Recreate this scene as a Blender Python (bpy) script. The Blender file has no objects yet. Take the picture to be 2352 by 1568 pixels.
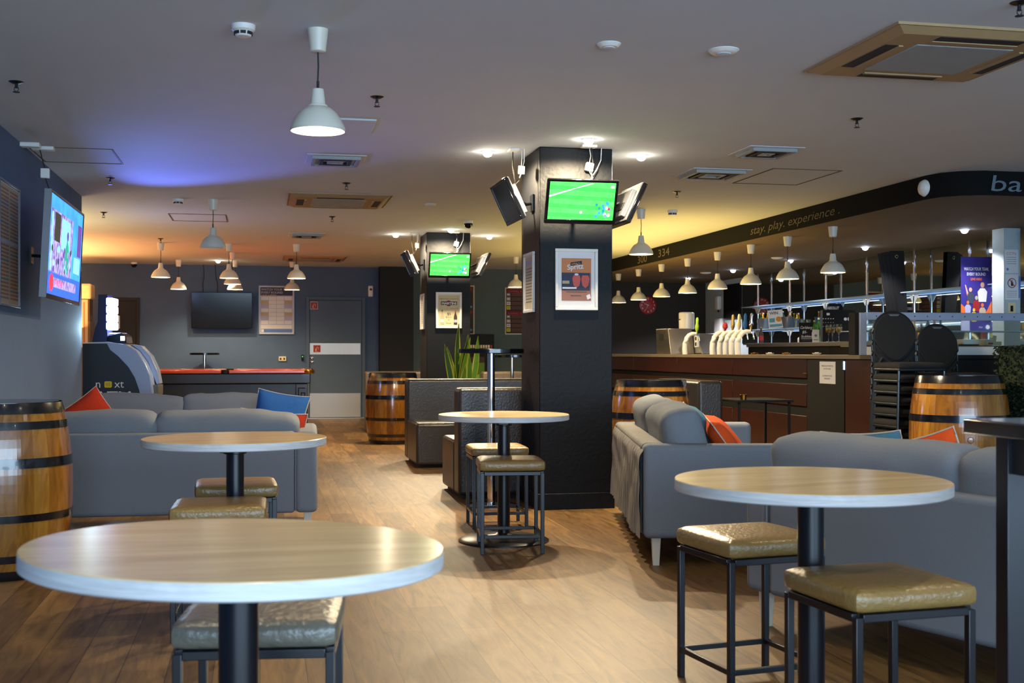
import bpy, math, random
from mathutils import Vector, Matrix, noise
random.seed(7)
SC = bpy.context.scene
COL = SC.collection
PI = math.pi
# ---------------------------------------------------------------- camera
H = 1.12; F = 2750.0; TH = math.atan(579/2750.0); CS = math.cos(TH); SN = math.sin(TH)
cam = bpy.data.cameras.new('camera'); co = bpy.data.objects.new('camera', cam); COL.objects.link(co)
co.location = (0, 0, H); co.rotation_euler = (PI/2, 0, -TH)
cam.sensor_width = 36; cam.lens = F/2352*36; cam.shift_y = 26/2352; cam.clip_start = .05; cam.clip_end = 100
cam.dof.use_dof = True; cam.dof.focus_distance = 8.0; cam.dof.aperture_fstop = 6.5
SC.camera = co
vs = SC.view_settings
vs.view_transform = 'Standard'; vs.look = 'None'; vs.gamma = 1; vs.use_curve_mapping = False
vs.exposure = 1.35
# ---------------------------------------------------------------- world and large lights
w = bpy.data.worlds.new('world'); SC.world = w; w.use_nodes = True
w.node_tree.nodes['Background'].inputs[0].default_value = (.45, .66, .95, 1)
w.node_tree.nodes['Background'].inputs[1].default_value = .8
def light(kind, name, loc, power, color, rot=(0,0,0), size=.05, size_y=None, spot=None, blend=.5):
    l = bpy.data.lights.new(name, kind); l.energy = power; l.color = color
    o = bpy.data.objects.new(name, l); COL.objects.link(o); o.location = loc; o.rotation_euler = rot
    if kind == 'AREA':
        l.size = size
        if size_y: l.shape = 'RECTANGLE'; l.size_y = size_y
    else: l.shadow_soft_size = size
    if kind == 'SPOT': l.spot_size = math.radians(spot); l.spot_blend = blend
    return o
DAY = (.54, .76, 1.0); WARM = (1.0, .70, .34); WHITE = (1.0, .80, .52)
light('AREA', 'daylight_from_street_windows', (2.2, -2.9, 1.45), 215, DAY, (PI/2, 0, 0), 8.0, 2.0)
def aim(loc, to): return (Vector(to)-Vector(loc)).to_track_quat('-Z', 'Y').to_euler()
light('AREA', 'ceiling_wash_amber', (4.6, 14.6, 1.25), 36, (1.0, .66, .16), (PI, 0, 0), .5, 5.0)  # unseen uplight without a fixture, added for the amber glow on the ceiling
light('AREA', 'ceiling_wash_orange', (-3.3, 17.6, 1.5), 78, (1.0, .40, .12), (PI, 0, 0), 1.4, 3.2)  # added round the wall corner, out of view, to turn the far ceiling orange
light('AREA', 'ceiling_wash_yellow', (-3.1, 13.7, 1.5), 26, (1.0, .74, .32), (PI, 0, 0), 1.2, 1.6)  # second added uplight out of view, gives the ceiling its yellow band
p_ = (-1.45, 12.1, 1.80); light('SPOT', 'machine_glow_blue', p_, 150, (.14, .22, 1.0), aim(p_, (-.25, 9.3, 2.60)), .06, spot=40, blend=.9)
p_ = (-1.54, 12.16, 1.36); light('SPOT', 'added_wall_glow_white', p_, 9, (.50, .80, 1.0), aim(p_, (-1.64, 11.5, 1.40)), .04, spot=84, blend=.6)  # spot added beside the machine to put the cold streak on the wall
def overhead(x, y, p=44): light('SPOT', 'ceiling_downlight_beam', (x, y, 2.56), p, WHITE, (0, 0, 0), .03, spot=105, blend=.6)
OVER = ((1.3, 3.9), (-.5, 3.7), (2.7, 3.5), (.3, 1.5), (2.0, 1.5))
for q in OVER: overhead(*q)

def P(u, t, z=0):
    r = (u-1176)/F*t
    return (r*CS+t*SN, -r*SN+t*CS, z)
# ---------------------------------------------------------------- materials
def lin(c):
    c = c/255.0
    return c/12.92 if c <= .04045 else ((c+.055)/1.055)**2.4
def rgb(c): return (lin(c[0]), lin(c[1]), lin(c[2]), 1)
MT = {}
def mat(name, c, rough=.5, metal=0, spec=.5, var=.10, vscale=12, bump=0, bscale=60, stretch=None, emit=0, ecol=None, coat=0, trans=0, alpha=1):
    m = bpy.data.materials.new(name); m.use_nodes = True; MT[name] = m
    n = m.node_tree; L = n.links; b = n.nodes['Principled BSDF']
    b.inputs['Roughness'].default_value = rough; b.inputs['Metallic'].default_value = metal
    b.inputs['Specular IOR Level'].default_value = spec; b.inputs['Coat Weight'].default_value = coat
    b.inputs['Transmission Weight'].default_value = trans; b.inputs['Alpha'].default_value = alpha
    col = rgb(c); b.inputs['Base Color'].default_value = col
    if emit:
        b.inputs['Emission Color'].default_value = rgb(ecol or c); b.inputs['Emission Strength'].default_value = emit
    tc = n.nodes.new('ShaderNodeTexCoord'); mp = n.nodes.new('ShaderNodeMapping')
    L.new(tc.outputs['Object'], mp.inputs[0])
    if stretch: mp.inputs['Scale'].default_value = stretch
    nz = n.nodes.new('ShaderNodeTexNoise'); nz.inputs['Scale'].default_value = vscale; nz.inputs['Detail'].default_value = 4
    L.new(mp.outputs[0], nz.inputs['Vector'])
    if emit and vscale != 12:
        cr = n.nodes.new('ShaderNodeValToRGB'); cr.color_ramp.elements[0].position = .38; cr.color_ramp.elements[1].position = .62
        cr.color_ramp.elements[0].color = tuple(v*(.35 if var > .2 else .8) for v in col[:3])+(1,); cr.color_ramp.elements[1].color = tuple(min(1, v*(1.8 if var > .2 else 1.15)) for v in col[:3])+(1,)
        L.new(nz.outputs['Fac'], cr.inputs[0]); L.new(cr.outputs[0], b.inputs['Emission Color'])
    if var and not emit:
        mx = n.nodes.new('ShaderNodeMix'); mx.data_type = 'RGBA'
        mx.inputs[6].default_value = tuple(min(1, v*(1-var)) for v in col[:3])+(1,)
        mx.inputs[7].default_value = tuple(min(1, v*(1+var)) for v in col[:3])+(1,)
        L.new(nz.outputs['Fac'], mx.inputs[0]); L.new(mx.outputs[2], b.inputs['Base Color'])
    if bump:
        n2 = n.nodes.new('ShaderNodeTexNoise'); n2.inputs['Scale'].default_value = bscale; n2.inputs['Detail'].default_value = 3
        L.new(mp.outputs[0], n2.inputs['Vector'])
        bp = n.nodes.new('ShaderNodeBump'); bp.inputs['Strength'].default_value = bump; bp.inputs['Distance'].default_value = .01
        L.new(n2.outputs['Fac'], bp.inputs['Height']); L.new(bp.outputs[0], b.inputs['Normal'])
    return m
def woodmat(name, c1, c2, rough, scale, stretch, coat=0, dist=3.0):
    m = bpy.data.materials.new(name); m.use_nodes = True; MT[name] = m
    n = m.node_tree; L = n.links; b = n.nodes['Principled BSDF']
    b.inputs['Roughness'].default_value = rough; b.inputs['Coat Weight'].default_value = coat; b.inputs['Coat Roughness'].default_value = .15
    tc = n.nodes.new('ShaderNodeTexCoord'); mp = n.nodes.new('ShaderNodeMapping'); mp.inputs['Scale'].default_value = stretch
    L.new(tc.outputs['Object'], mp.inputs[0])
    nz = n.nodes.new('ShaderNodeTexNoise'); nz.inputs['Scale'].default_value = scale; nz.inputs['Detail'].default_value = 8; nz.inputs['Distortion'].default_value = dist
    L.new(mp.outputs[0], nz.inputs['Vector'])
    cr = n.nodes.new('ShaderNodeValToRGB'); cr.color_ramp.elements[0].position = .3; cr.color_ramp.elements[1].position = .7
    cr.color_ramp.elements[0].color = rgb(c1); cr.color_ramp.elements[1].color = rgb(c2)
    L.new(nz.outputs['Fac'], cr.inputs[0]); L.new(cr.outputs[0], b.inputs['Base Color'])
    return m
def floormat():
    m = bpy.data.materials.new('floor_planks'); m.use_nodes = True; MT['floor'] = m
    n = m.node_tree; L = n.links; b = n.nodes['Principled BSDF']
    tc = n.nodes.new('ShaderNodeTexCoord'); mp = n.nodes.new('ShaderNodeMapping'); mp.inputs['Rotation'].default_value = (0, 0, PI/2)
    L.new(tc.outputs['Object'], mp.inputs[0])
    br = n.nodes.new('ShaderNodeTexBrick'); br.inputs['Scale'].default_value = 1
    br.inputs['Brick Width'].default_value = 1.2; br.inputs['Row Height'].default_value = .16
    br.inputs['Mortar Size'].default_value = .0018; br.inputs['Mortar Smooth'].default_value = .3; br.inputs['Bias'].default_value = 0
    br.offset = .37; br.inputs['Color1'].default_value = rgb((108, 80, 44)); br.inputs['Color2'].default_value = rgb((150, 118, 72))
    br.inputs['Mortar'].default_value = rgb((70, 52, 34))
    L.new(mp.outputs[0], br.inputs['Vector'])
    mp2 = n.nodes.new('ShaderNodeMapping'); mp2.inputs['Scale'].default_value = (7, .8, 1); L.new(tc.outputs['Object'], mp2.inputs[0])
    nz = n.nodes.new('ShaderNodeTexNoise'); nz.inputs['Scale'].default_value = 2.2; nz.inputs['Detail'].default_value = 9; nz.inputs['Distortion'].default_value = 1.6
    nz.inputs['Roughness'].default_value = .65
    L.new(mp2.outputs[0], nz.inputs['Vector'])
    cr = n.nodes.new('ShaderNodeValToRGB'); cr.color_ramp.elements[0].position = .3; cr.color_ramp.elements[1].position = .72
    cr.color_ramp.elements[0].color = rgb((120, 98, 80)); cr.color_ramp.elements[1].color = rgb((255, 248, 235))
    L.new(nz.outputs['Fac'], cr.inputs[0])
    mx = n.nodes.new('ShaderNodeMix'); mx.data_type = 'RGBA'; mx.blend_type = 'MULTIPLY'; mx.inputs[0].default_value = .85
    L.new(br.outputs['Color'], mx.inputs[6]); L.new(cr.outputs[0], mx.inputs[7]); L.new(mx.outputs[2], b.inputs['Base Color'])
    b.inputs['Roughness'].default_value = .48; b.inputs['Specular IOR Level'].default_value = .35
    bp = n.nodes.new('ShaderNodeBump'); bp.inputs['Strength'].default_value = .15; bp.inputs['Distance'].default_value = .004
    L.new(br.outputs['Fac'], bp.inputs['Height']); bp.invert = True; L.new(bp.outputs[0], b.inputs['Normal'])
floormat()
mat('ceiling', (202, 210, 218), .9, var=.04, vscale=3)
mat('ceiling_dark', (98, 82, 58), .8, var=.08, vscale=3)
mat('wall_slate', (76, 98, 130), .8, var=.08, vscale=5, bump=.1, bscale=120)
mat('wall_green', (88, 102, 98), .8, var=.08)
mat('wall_black', (16, 16, 16), .7)
mat('wall_brown', (46, 42, 36), .8)
mat('wall_pale', (176, 190, 194), .7)
mat('door_grey', (74, 94, 118), .55, var=.06)
mat('door_dark', (34, 38, 40), .7)
mat('pillar', (15, 17, 21), .55, spec=.25, var=.15, vscale=8, bump=.25, bscale=35)
mat('chalkboard', (12, 12, 13), .85, spec=.2)
mat('chalk', (104, 96, 76), .9, var=.25, vscale=60)
mat('chalk_blue', (100, 118, 130), .9)
mat('white', (226, 226, 220), .45, var=.03)
mat('white_gloss', (235, 235, 228), .2, var=.02)
mat('cream', (222, 206, 160), .45)
mat('shade', (214, 212, 198), .35, var=.03)
mat('shade_inner', (250, 240, 215), .5, var=.02)
mat('cord', (14, 14, 15), .6)
mat('black', (9, 9, 10), .6, spec=.3)
mat('black_gloss', (10, 10, 12), .12, spec=.6)
mat('black_matte', (12, 12, 13), .9)
mat('black_metal', (10, 13, 20), .3, spec=.6)
mat('steel', (180, 180, 178), .28, metal=1, var=.05)
mat('steel_brushed', (176, 172, 166), .38, metal=1, var=.1, vscale=30, stretch=(1, 1, 8))
mat('chrome', (225, 225, 228), .08, metal=1, var=.02)
mat('silver_plastic', (120, 122, 126), .35, metal=.6)
mat('brass', (200, 150, 60), .25, metal=1)
mat('fabric', (122, 126, 131), .95, spec=.2, var=.14, vscale=220, bump=.35, bscale=420)
mat('fabric_creased', (134, 131, 126), .95, spec=.2, var=.16, vscale=9, bump=1.0, bscale=9, stretch=(3, 3, .5))
mat('fabric_red', (196, 58, 30), .9, spec=.2, var=.12, vscale=40, bump=.3, bscale=300)
mat('fabric_orange', (226, 84, 30), .9, spec=.2, var=.12, vscale=40, bump=.3, bscale=300)
mat('fabric_teal', (74, 124, 146), .9, spec=.2, var=.12, vscale=40, bump=.3, bscale=300)
mat('fabric_blue', (48, 98, 160), .9, spec=.2, var=.12, vscale=40, bump=.3, bscale=300)
mat('piping', (190, 180, 164), .8)
mat('pale_wood', (206, 194, 172), .5, var=.1, vscale=6, stretch=(5, 5, 1))
mat('vinyl', (138, 110, 62), .3, spec=.55, var=.10, vscale=25, bump=.35, bscale=70)
mat('vinyl_grey', (104, 100, 88), .33, spec=.55, var=.12, vscale=15, bump=.5, bscale=40)
mat('leather', (48, 43, 39), .32, spec=.55, var=.12, vscale=20, bump=.25, bscale=60)
mat('leather_brown', (96, 82, 66), .35, spec=.5, var=.15, vscale=14, bump=.3, bscale=50)
woodmat('table_wood', (188, 162, 116), (220, 196, 148), .24, 1.5, (1, 9, 1), coat=.15, dist=1.0)
woodmat('table_edge_daylit', (176, 176, 176), (206, 206, 204), .45, 3, (1, 1, 9))  # pale grey carries the cool daylight on the table rims in its colour
woodmat('stave_a', (158, 104, 34), (116, 72, 22), .14, 2, (6, 6, 1), coat=.6)
woodmat('stave_b', (138, 84, 26), (98, 58, 18), .14, 2, (6, 6, 1), coat=.6)
woodmat('stave_c', (176, 124, 48), (134, 88, 30), .14, 2, (6, 6, 1), coat=.6)
mat('hoop', (12, 13, 18), .18, spec=.6, coat=.4)
woodmat('mahogany', (62, 24, 17), (42, 17, 12), .3, 2, (1, 1, 8), coat=.2)
woodmat('mahogany_rail', (196, 70, 24), (160, 48, 16), .18, 3, (1, 6, 6), coat=.5)
mat('felt_red', (186, 48, 30), .95)
mat('dark_wood', (30, 26, 26), .3, coat=.2, var=.2)
mat('bar_dark', (17, 14, 13), .4, var=.2)
mat('counter_top', (126, 112, 92), .3, var=.1)
mat('sign_red', (158, 28, 28), .5)
mat('red', (170, 20, 22), .35)
mat('paper', (224, 224, 226), .8, var=.03)
mat('paper_cream', (206, 194, 160), .8)
mat('ink', (40, 40, 46), .8)
mat('ink_grey', (120, 122, 130), .8)
mat('p_orange', (202, 132, 84), .7); mat('p_brown', (158, 112, 94), .7); mat('p_navy', (56, 62, 84), .7)
mat('p_coral', (206, 96, 84), .7); mat('p_tan', (190, 170, 140), .7); mat('p_lilac', (176, 176, 206), .7)
mat('p_blue', (96, 130, 190), .7); mat('p_maroon', (118, 30, 40), .7); mat('p_yellow', (226, 196, 50), .7)
mat('p_choc', (62, 44, 40), .7); mat('p_violet', (52, 40, 130), .6); mat('p_flame', (236, 110, 40), .7); mat('p_skin', (206, 160, 130), .7)
mat('p_green', (90, 130, 30), .7); mat('p_lgreen', (150, 190, 60), .7); mat('p_teal', (90, 160, 170), .7)
mat('em_green', (54, 200, 68), .4, emit=.9, vscale=25); mat('em_green2', (74, 210, 82), .4, emit=.9, vscale=25)
mat('em_white', (255, 255, 255), .4, emit=1.6); mat('em_sky', (50, 140, 240), .4, emit=.75, vscale=6)
mat('em_blue', (40, 90, 230), .4, emit=0.66); mat('em_lilac', (140, 130, 205), .4, emit=0.54, vscale=22, var=.5); mat('em_violet', (90, 60, 140), .4, emit=.6)
mat('em_dark', (40, 48, 40), .4, emit=.5); mat('em_teal', (20, 140, 120), .4, emit=.7); mat('em_redd', (200, 40, 60), .4, emit=.9)
mat('em_paleblue', (120, 190, 255), .4, emit=0.72)
mat('em_lamp', (255, 236, 200), .4, emit=26); mat('em_down', (255, 246, 226), .4, emit=32); mat('em_cool', (210, 228, 255), .4, emit=22)
mat('em_shelf', (150, 190, 255), .4, emit=.3); mat('em_led', (170, 190, 255), .4, emit=4.5); mat('em_dot', (60, 255, 60), .4, emit=2)
mat('glass', (225, 240, 238), .04, trans=1, var=0)
mat('glass_green', (60, 130, 40), .05, trans=.75, var=0)
mat('glass_amber', (220, 160, 40), .05, trans=.6, var=0)
mat('glass_shelf', (186, 210, 226), .4, trans=.25, var=0)
mat('mirror', (196, 204, 204), .02, metal=1, var=0)
mat('atm_silver', (158, 172, 200), .32, metal=.25, var=.06)
mat('atm_dark', (30, 38, 48), .45)
mat('atm_navy', (18, 26, 70), .4)
mat('leaf', (44, 78, 24), .45, var=.3, vscale=20, stretch=(6, 6, 1)); mat('leaf_edge', (176, 178, 50), .45); mat('leaf_light', (96, 140, 40), .45, var=.3)
mat('hedge', (34, 46, 22), .8, var=.4, vscale=30)
mat('soil', (40, 30, 22), .95); mat('pot', (60, 58, 56), .5)
mat('ac_tan', (164, 138, 98), .55); mat('ac_grille', (150, 158, 160), .6, bump=.4, bscale=90); mat('ac_slot', (28, 30, 36), .7)
mat('chair_fabric', (20, 21, 22), .9, bump=.3, bscale=200); mat('chair_frame', (66, 72, 76), .3, metal=.8)
mat('lid_gold', (190, 160, 90), .3, metal=.8)

# ---------------------------------------------------------------- mesh collector
class M:
    def __init__(s, mx=None): s.v = []; s.f = []; s.m = []; s.mats = []; s.mx = mx or Matrix.Identity(4)
    def mi(s, m):
        if m not in s.mats: s.mats.append(m)
        return s.mats.index(m)
    def add(s, vs, fs, m, mx=None):
        o = len(s.v); t = s.mx @ mx if mx else s.mx
        s.v += [tuple(t @ Vector(v)) for v in vs]
        i = s.mi(m)
        for f in fs: s.f.append(tuple(o+k for k in f)); s.m.append(i)
        return s
    def box(s, x0, x1, y0, y1, z0, z1, m, mx=None):
        return s.add([(x0,y0,z0),(x1,y0,z0),(x1,y1,z0),(x0,y1,z0),(x0,y0,z1),(x1,y0,z1),(x1,y1,z1),(x0,y1,z1)],
                     [(3,2,1,0),(4,5,6,7),(0,1,5,4),(1,2,6,5),(2,3,7,6),(3,0,4,7)], m, mx)
    def prism(s, poly, y0, y1, m, mx=None):     # polygon in xz, extruded along y
        n = len(poly)
        v = [(x, y0, z) for x, z in poly]+[(x, y1, z) for x, z in poly]
        f = [tuple(range(n)), tuple(reversed(range(n, 2*n)))]+[(i, i+n, (i+1) % n+n, (i+1) % n) for i in range(n)]
        return s.add(v, f, m, mx)
    def lathe(s, prof, m, n=24, mx=None, mfun=None):
        v = []; f = []
        for r, z in prof:
            for k in range(n):
                a = 2*PI*k/n; v.append((r*math.cos(a), r*math.sin(a), z))
        for i in range(len(prof)-1):
            for k in range(n):
                k2 = (k+1) % n; f.append((i*n+k, i*n+k2, (i+1)*n+k2, (i+1)*n+k))
        if mfun:
            for j, q in enumerate(f): s.add([v[a] for a in q], [(0,1,2,3)], mfun(j % n), mx)
            return s
        if prof[0][0] > 1e-6: f.append(tuple(reversed(range(n))))
        if prof[-1][0] > 1e-6: f.append(tuple((len(prof)-1)*n+k for k in range(n)))
        return s.add(v, f, m, mx)
    def shell(s, prof, m, n=32, mx=None):       # open lathe, no caps
        v = []; f = []
        for r, z in prof:
            for k in range(n):
                a = 2*PI*k/n; v.append((r*math.cos(a), r*math.sin(a), z))
        for i in range(len(prof)-1):
            for k in range(n):
                k2 = (k+1) % n; f.append((i*n+k, i*n+k2, (i+1)*n+k2, (i+1)*n+k))
        return s.add(v, f, m, mx)
    def cyl(s, x, y, z0, z1, r, m, r2=None, n=24): return s.lathe([(r, z0), (r if r2 is None else r2, z1)], m, n, Matrix.Translation((x, y, 0)))
    def tube(s, pts, r, m, n=8, closed=False):
        pts = [Vector(p) for p in pts]; N = len(pts); v = []; f = []
        for i, p in enumerate(pts):
            a = pts[(i-1) % N] if (i > 0 or closed) else p; b = pts[(i+1) % N] if (i < N-1 or closed) else p
            d = (b-a).normalized(); up = Vector((0,0,1)) if abs(d.z) < .95 else Vector((0,1,0))
            x = d.cross(up).normalized(); y = d.cross(x).normalized(); rr = r[i] if isinstance(r, (list, tuple)) else r
            for k in range(n):
                t = 2*PI*k/n; v.append(tuple(p+x*rr*math.cos(t)+y*rr*math.sin(t)))
        for i in range(N if closed else N-1):
            j = (i+1) % N
            for k in range(n): f.append((i*n+k, i*n+(k+1) % n, j*n+(k+1) % n, j*n+k))
        if not closed: f += [tuple(range(n)), tuple(reversed(range((N-1)*n, N*n)))]
        return s.add(v, f, m)
    def flat(s, x0, z0, x1, z1, m, k=0, sh=0):      # thin printed area facing -y, k = layer
        y = -.0009*k
        return s.add([(x0, y, z0), (x1, y, z0), (x1+sh, y, z1), (x0+sh, y, z1)], [(0,1,2,3)], m)
    def fpoly(s, pts, m, k=0):
        return s.add([(x, -.0009*k, z) for x, z in pts], [tuple(range(len(pts)))], m)
    def fdisc(s, x, z, r, m, k=0, rz=None, n=20):
        rz = rz or r
        return s.fpoly([(x+r*math.cos(2*PI*i/n), z+rz*math.sin(2*PI*i/n)) for i in range(n)], m, k)
    def text(s, txt, x, z, size, m, k=1, width=None, shear=0, bold=0, center=True, rot=0, depth=0):
        c = bpy.data.curves.new('t', 'FONT'); c.body = txt; c.size = size; c.shear = shear; c.offset = bold; c.extrude = depth; c.resolution_u = 3
        o = bpy.data.objects.new('t', c); COL.objects.link(o); dg = bpy.context.evaluated_depsgraph_get(); dg.update()
        me = bpy.data.meshes.new_from_object(o.evaluated_get(dg))
        v = [q.co.copy() for q in me.vertices]; f = [tuple(p.vertices) for p in me.polygons]
        bpy.data.objects.remove(o); bpy.data.curves.remove(c); bpy.data.meshes.remove(me)
        if not v: return s
        x0 = min(q.x for q in v); x1 = max(q.x for q in v); sx = width/(x1-x0) if width else 1
        cx = (x0+x1)/2 if center else x0
        mx = Matrix.Translation((x, -.0009*k, z)) @ Matrix.Rotation(rot, 4, 'Y')
        return s.add([((q.x-cx)*sx, -q.z, q.y) for q in v], f, m, mx)
    def mesh(s, name, smooth=35, weld=False):
        me = bpy.data.meshes.new(name); me.from_pydata(s.v, [], s.f)
        for m in s.mats: me.materials.append(MT[m])
        me.polygons.foreach_set('material_index', s.m)
        me.update()
        if smooth:
            me.polygons.foreach_set('use_smooth', [True]*len(me.polygons))
            me.set_sharp_from_angle(angle=math.radians(smooth))
        return me
def make(name, m, parent=None, loc=None, rot=None, bevel=0, seg=2, smooth=35, kind=None, label=None, subsurf=0):
    me = m.mesh(name, smooth) if isinstance(m, M) else m
    o = bpy.data.objects.new(name, me); COL.objects.link(o)
    if parent: o.parent = parent
    if loc: o.location = loc
    if rot is not None: o.rotation_euler = (0, 0, rot) if not isinstance(rot, tuple) else rot
    if bevel:
        b = o.modifiers.new('bevel', 'BEVEL'); b.width = bevel; b.segments = seg; b.limit_method = 'ANGLE'; b.harden_normals = False
    if subsurf:
        b = o.modifiers.new('sub', 'SUBSURF'); b.levels = subsurf; b.render_levels = subsurf
    if kind: o['kind'] = kind
    if label: o['label'] = label
    return o
def tag(o, label, cat, group=None):
    o['label'] = label; o['category'] = cat
    if group: o['group'] = group
    return o
def thing(name, label, cat, loc=(0,0,0), rot=0, group=None):
    o = bpy.data.objects.new(name, None); COL.objects.link(o); o.empty_display_size = .1
    o.location = loc; o.rotation_euler = (0, 0, rot) if not isinstance(rot, tuple) else rot
    return tag(o, label, cat, group)
def dup(src, loc=None, rot=None, label=None, group=None):
    def cp(o, par):
        c = o.copy(); COL.objects.link(c)
        if par: c.parent = par
        for ch in list(o.children): cp(ch, c)
        return c
    r = cp(src, None)
    if loc is not None: r.location = loc
    if rot is not None: r.rotation_euler = (0, 0, rot) if not isinstance(rot, tuple) else rot
    if label: r['label'] = label
    if group: r['group'] = group
    return r
def cube_grid(n):
    # faces of a subdivided unit cube, shared vertices
    idx = {}; v = []; f = []
    def g(p):
        k = tuple(round(q, 5) for q in p)
        if k not in idx: idx[k] = len(v); v.append(k)
        return idx[k]
    for ax in range(3):
        for sg in (-1, 1):
            for i in range(n):
                for j in range(n):
                    q = []
                    for a, b in ((i, j), (i+1, j), (i+1, j+1), (i, j+1)):
                        p = [0, 0, 0]; p[ax] = sg; p[(ax+1) % 3] = -1+2*a/n; p[(ax+2) % 3] = -1+2*b/n
                        q.append(g(p))
                    f.append(tuple(q) if sg > 0 else tuple(reversed(q)))
    return v, f
CG = cube_grid(10); CG2 = cube_grid(18)
def rounded(w, d, h, r, puff=0, m='fabric', mx=None, wob=0, seed=0):
    """soft box: rounding radius r, faces puffed out"""
    rnd = random.Random(seed); ph = [rnd.uniform(0, 6) for _ in range(6)]
    vs = []
    hx, hy, hz = w/2, d/2, h/2
    G_ = CG2 if wob else CG
    for x, y, z in G_[0]:
        # warp grid towards edges so rounding has vertices
        e = lambda t: math.copysign(abs(t)**.75, t)
        p = Vector((e(x)*hx, e(y)*hy, e(z)*hz))
        c = Vector((max(-hx+r, min(hx-r, p.x)), max(-hy+r, min(hy-r, p.y)), max(-hz+r, min(hz-r, p.z))))
        d_ = p-c
        q = c+d_.normalized()*min(r, d_.length) if d_.length > 1e-9 else p
        if d_.length > r: q = c+d_.normalized()*r
        u, v, t = q.x/hx, q.y/hy, q.z/hz
        q.x += math.copysign(1, u)*puff*abs(u)**2*(1-v*v)*(1-t*t)*.6
        q.y += math.copysign(1, v)*puff*abs(v)**1*(1-u**4)*(1-t*t)
        q.z += math.copysign(1, t)*puff*abs(t)**2*(1-u**4)*(1-v*v)*.8
        if wob:
            q.z += wob*math.sin(q.x*9/w+ph[0])*abs(t)*(t > 0); q.y += wob*.6*math.sin(q.x*7/w+q.z*5/h+ph[1])
            nv = noise.noise(Vector((q.x*7+seed, q.y*5, q.z*11)))*.010+noise.noise(Vector((q.x*22, q.y*9+seed, q.z*16)))*.005; q += q.normalized()*nv
        vs.append(tuple(q))
    g = M(); g.add(vs, G_[1], m, mx)
    return g
def throw_cushion(s, th, m, seed=0):
    """pointed-corner square cushion in the xz plane"""
    n = 14; v = []; f = []; rnd = random.Random(seed); a1 = rnd.uniform(0, 6)
    for sd in (1, -1):
        for i in range(n+1):
            for j in range(n+1):
                x = -1+2*i/n; z = -1+2*j/n
                k = .07*(1-z*z)*x*-1; k2 = .07*(1-x*x)*z*-1
                y = sd*th/2*((1-x**4)*(1-z**4))**.55*(1+.12*math.sin(3*x+a1+2*z))
                v.append(((x+k)*s/2, y, (z+k2)*s/2))
    N = (n+1)**2
    for i in range(n):
        for j in range(n):
            a = i*(n+1)+j; b = a+n+1
            f.append((a, b, b+1, a+1)); f.append((N+a, N+a+1, N+b+1, N+b))
    g = M(); g.add(v, f, m)
    ring = []
    for t in range(n): ring.append(v[t*(n+1)])
    for t in range(n): ring.append(v[n*(n+1)+t])
    for t in range(n): ring.append(v[(n-t)*(n+1)+n])
    for t in range(n): ring.append(v[n-t])
    p = M(); p.tube(ring, .004, 'piping', 6, True)
    return g, p
# ================================================================ the room
HC = 2.59; HS = 2.39
def st(name, m, **k): return make(name, m, kind='structure', **k)
st('floor', M().box(-4.6, 8.1, -3.0, 20.9, -.1, 0, 'floor'), smooth=0)
st('ceiling', M().box(-4.6, 8.1, -3.0, 20.9, HC, HC+.15, 'ceiling'), smooth=0)
cp = [(5.4, 20.68), (5.4, 9.0), (5.44, 8.84), (5.55, 8.72), (5.72, 8.66), (7.95, 8.65), (7.95, 20.68)]
g = M(); n_ = len(cp)
g.add([(x, y, HS) for x, y in cp]+[(x, y, HC-.002) for x, y in cp], [tuple(range(n_)), tuple(reversed(range(n_, 2*n_)))], 'ceiling_dark')
g.add([(x, y, HS) for x, y in cp]+[(x, y, HC-.002) for x, y in cp], [(i, i+n_, (i+1) % n_+n_, (i+1) % n_) for i in range(n_)], 'chalkboard')
bulk = st('trim_1', g, label='dark lowered bulkhead over the bar')
# chalk lettering on the bulkhead faces
def lettering(parent, items, loc, rot, m, label):
    g = M()
    for t, x, z, s, wd, sh in items: g.text(t, x, z, s, m, 3, width=wd, shear=sh, center=False, bold=0)
    make('lettering', g, parent, loc, rot, smooth=0, label=label)
lettering(bulk, [('stay. play. experience .', 0, .055, .125, 2.12, .25)], (5.398, 12.62, HS), -PI/2, 'chalk', 'chalk handwriting reading stay. play. experience.')
lettering(bulk, [('300', 0, .03, .15, .42, 0), ('334', .92, .05, .15, .46, 0)], (5.398, 16.72, HS), -PI/2, 'chalk', 'chalk numbers 300 and 334')
lettering(bulk, [('bar', 0, .045, .185, .42, .1)], (5.765, 8.647, HS-.01), 0, 'chalk_blue', 'large chalk lettering reading bar')
st('wall_left', M().box(-1.80, -1.64, -3.0, 11.85, 0, HC, 'wall_slate').box(-4.6, -1.8, 11.7, 11.85, 0, HC, 'wall_slate'), smooth=0)
st('wall_far_left', M().box(-4.6, -4.45, 11.85, 20.68, 0, HC, 'wall_slate'), smooth=0)
st('wall_back', M().box(-4.45, 2.0, 20.68, 20.9, 0, HC, 'wall_slate').box(2.0, 2.57, 20.4, 20.9, 0, HC, 'wall_black').box(2.57, 5.4, 20.68, 20.9, 0, HC, 'wall_green').box(5.4, 8.1, 20.68, 20.9, 0, HC, 'wall_brown'), smooth=0)
st('wall_right', M().box(7.97, 8.1, -3.0, 20.68, 0, HC, 'wall_pale'), smooth=0)
st('baseboard_left', M().box(-1.64, -1.625, -3.0, 11.85, 0, .10, 'wall_black'), bevel=.003)
st('baseboard_back', M().box(-4.45, .76, 20.665, 20.68, 0, .10, 'wall_black').box(1.78, 1.99, 20.665, 20.68, 0, .1, 'wall_black').box(2.58, 5.4, 20.665, 20.68, 0, .10, 'wall_black'), bevel=.003)
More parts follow.
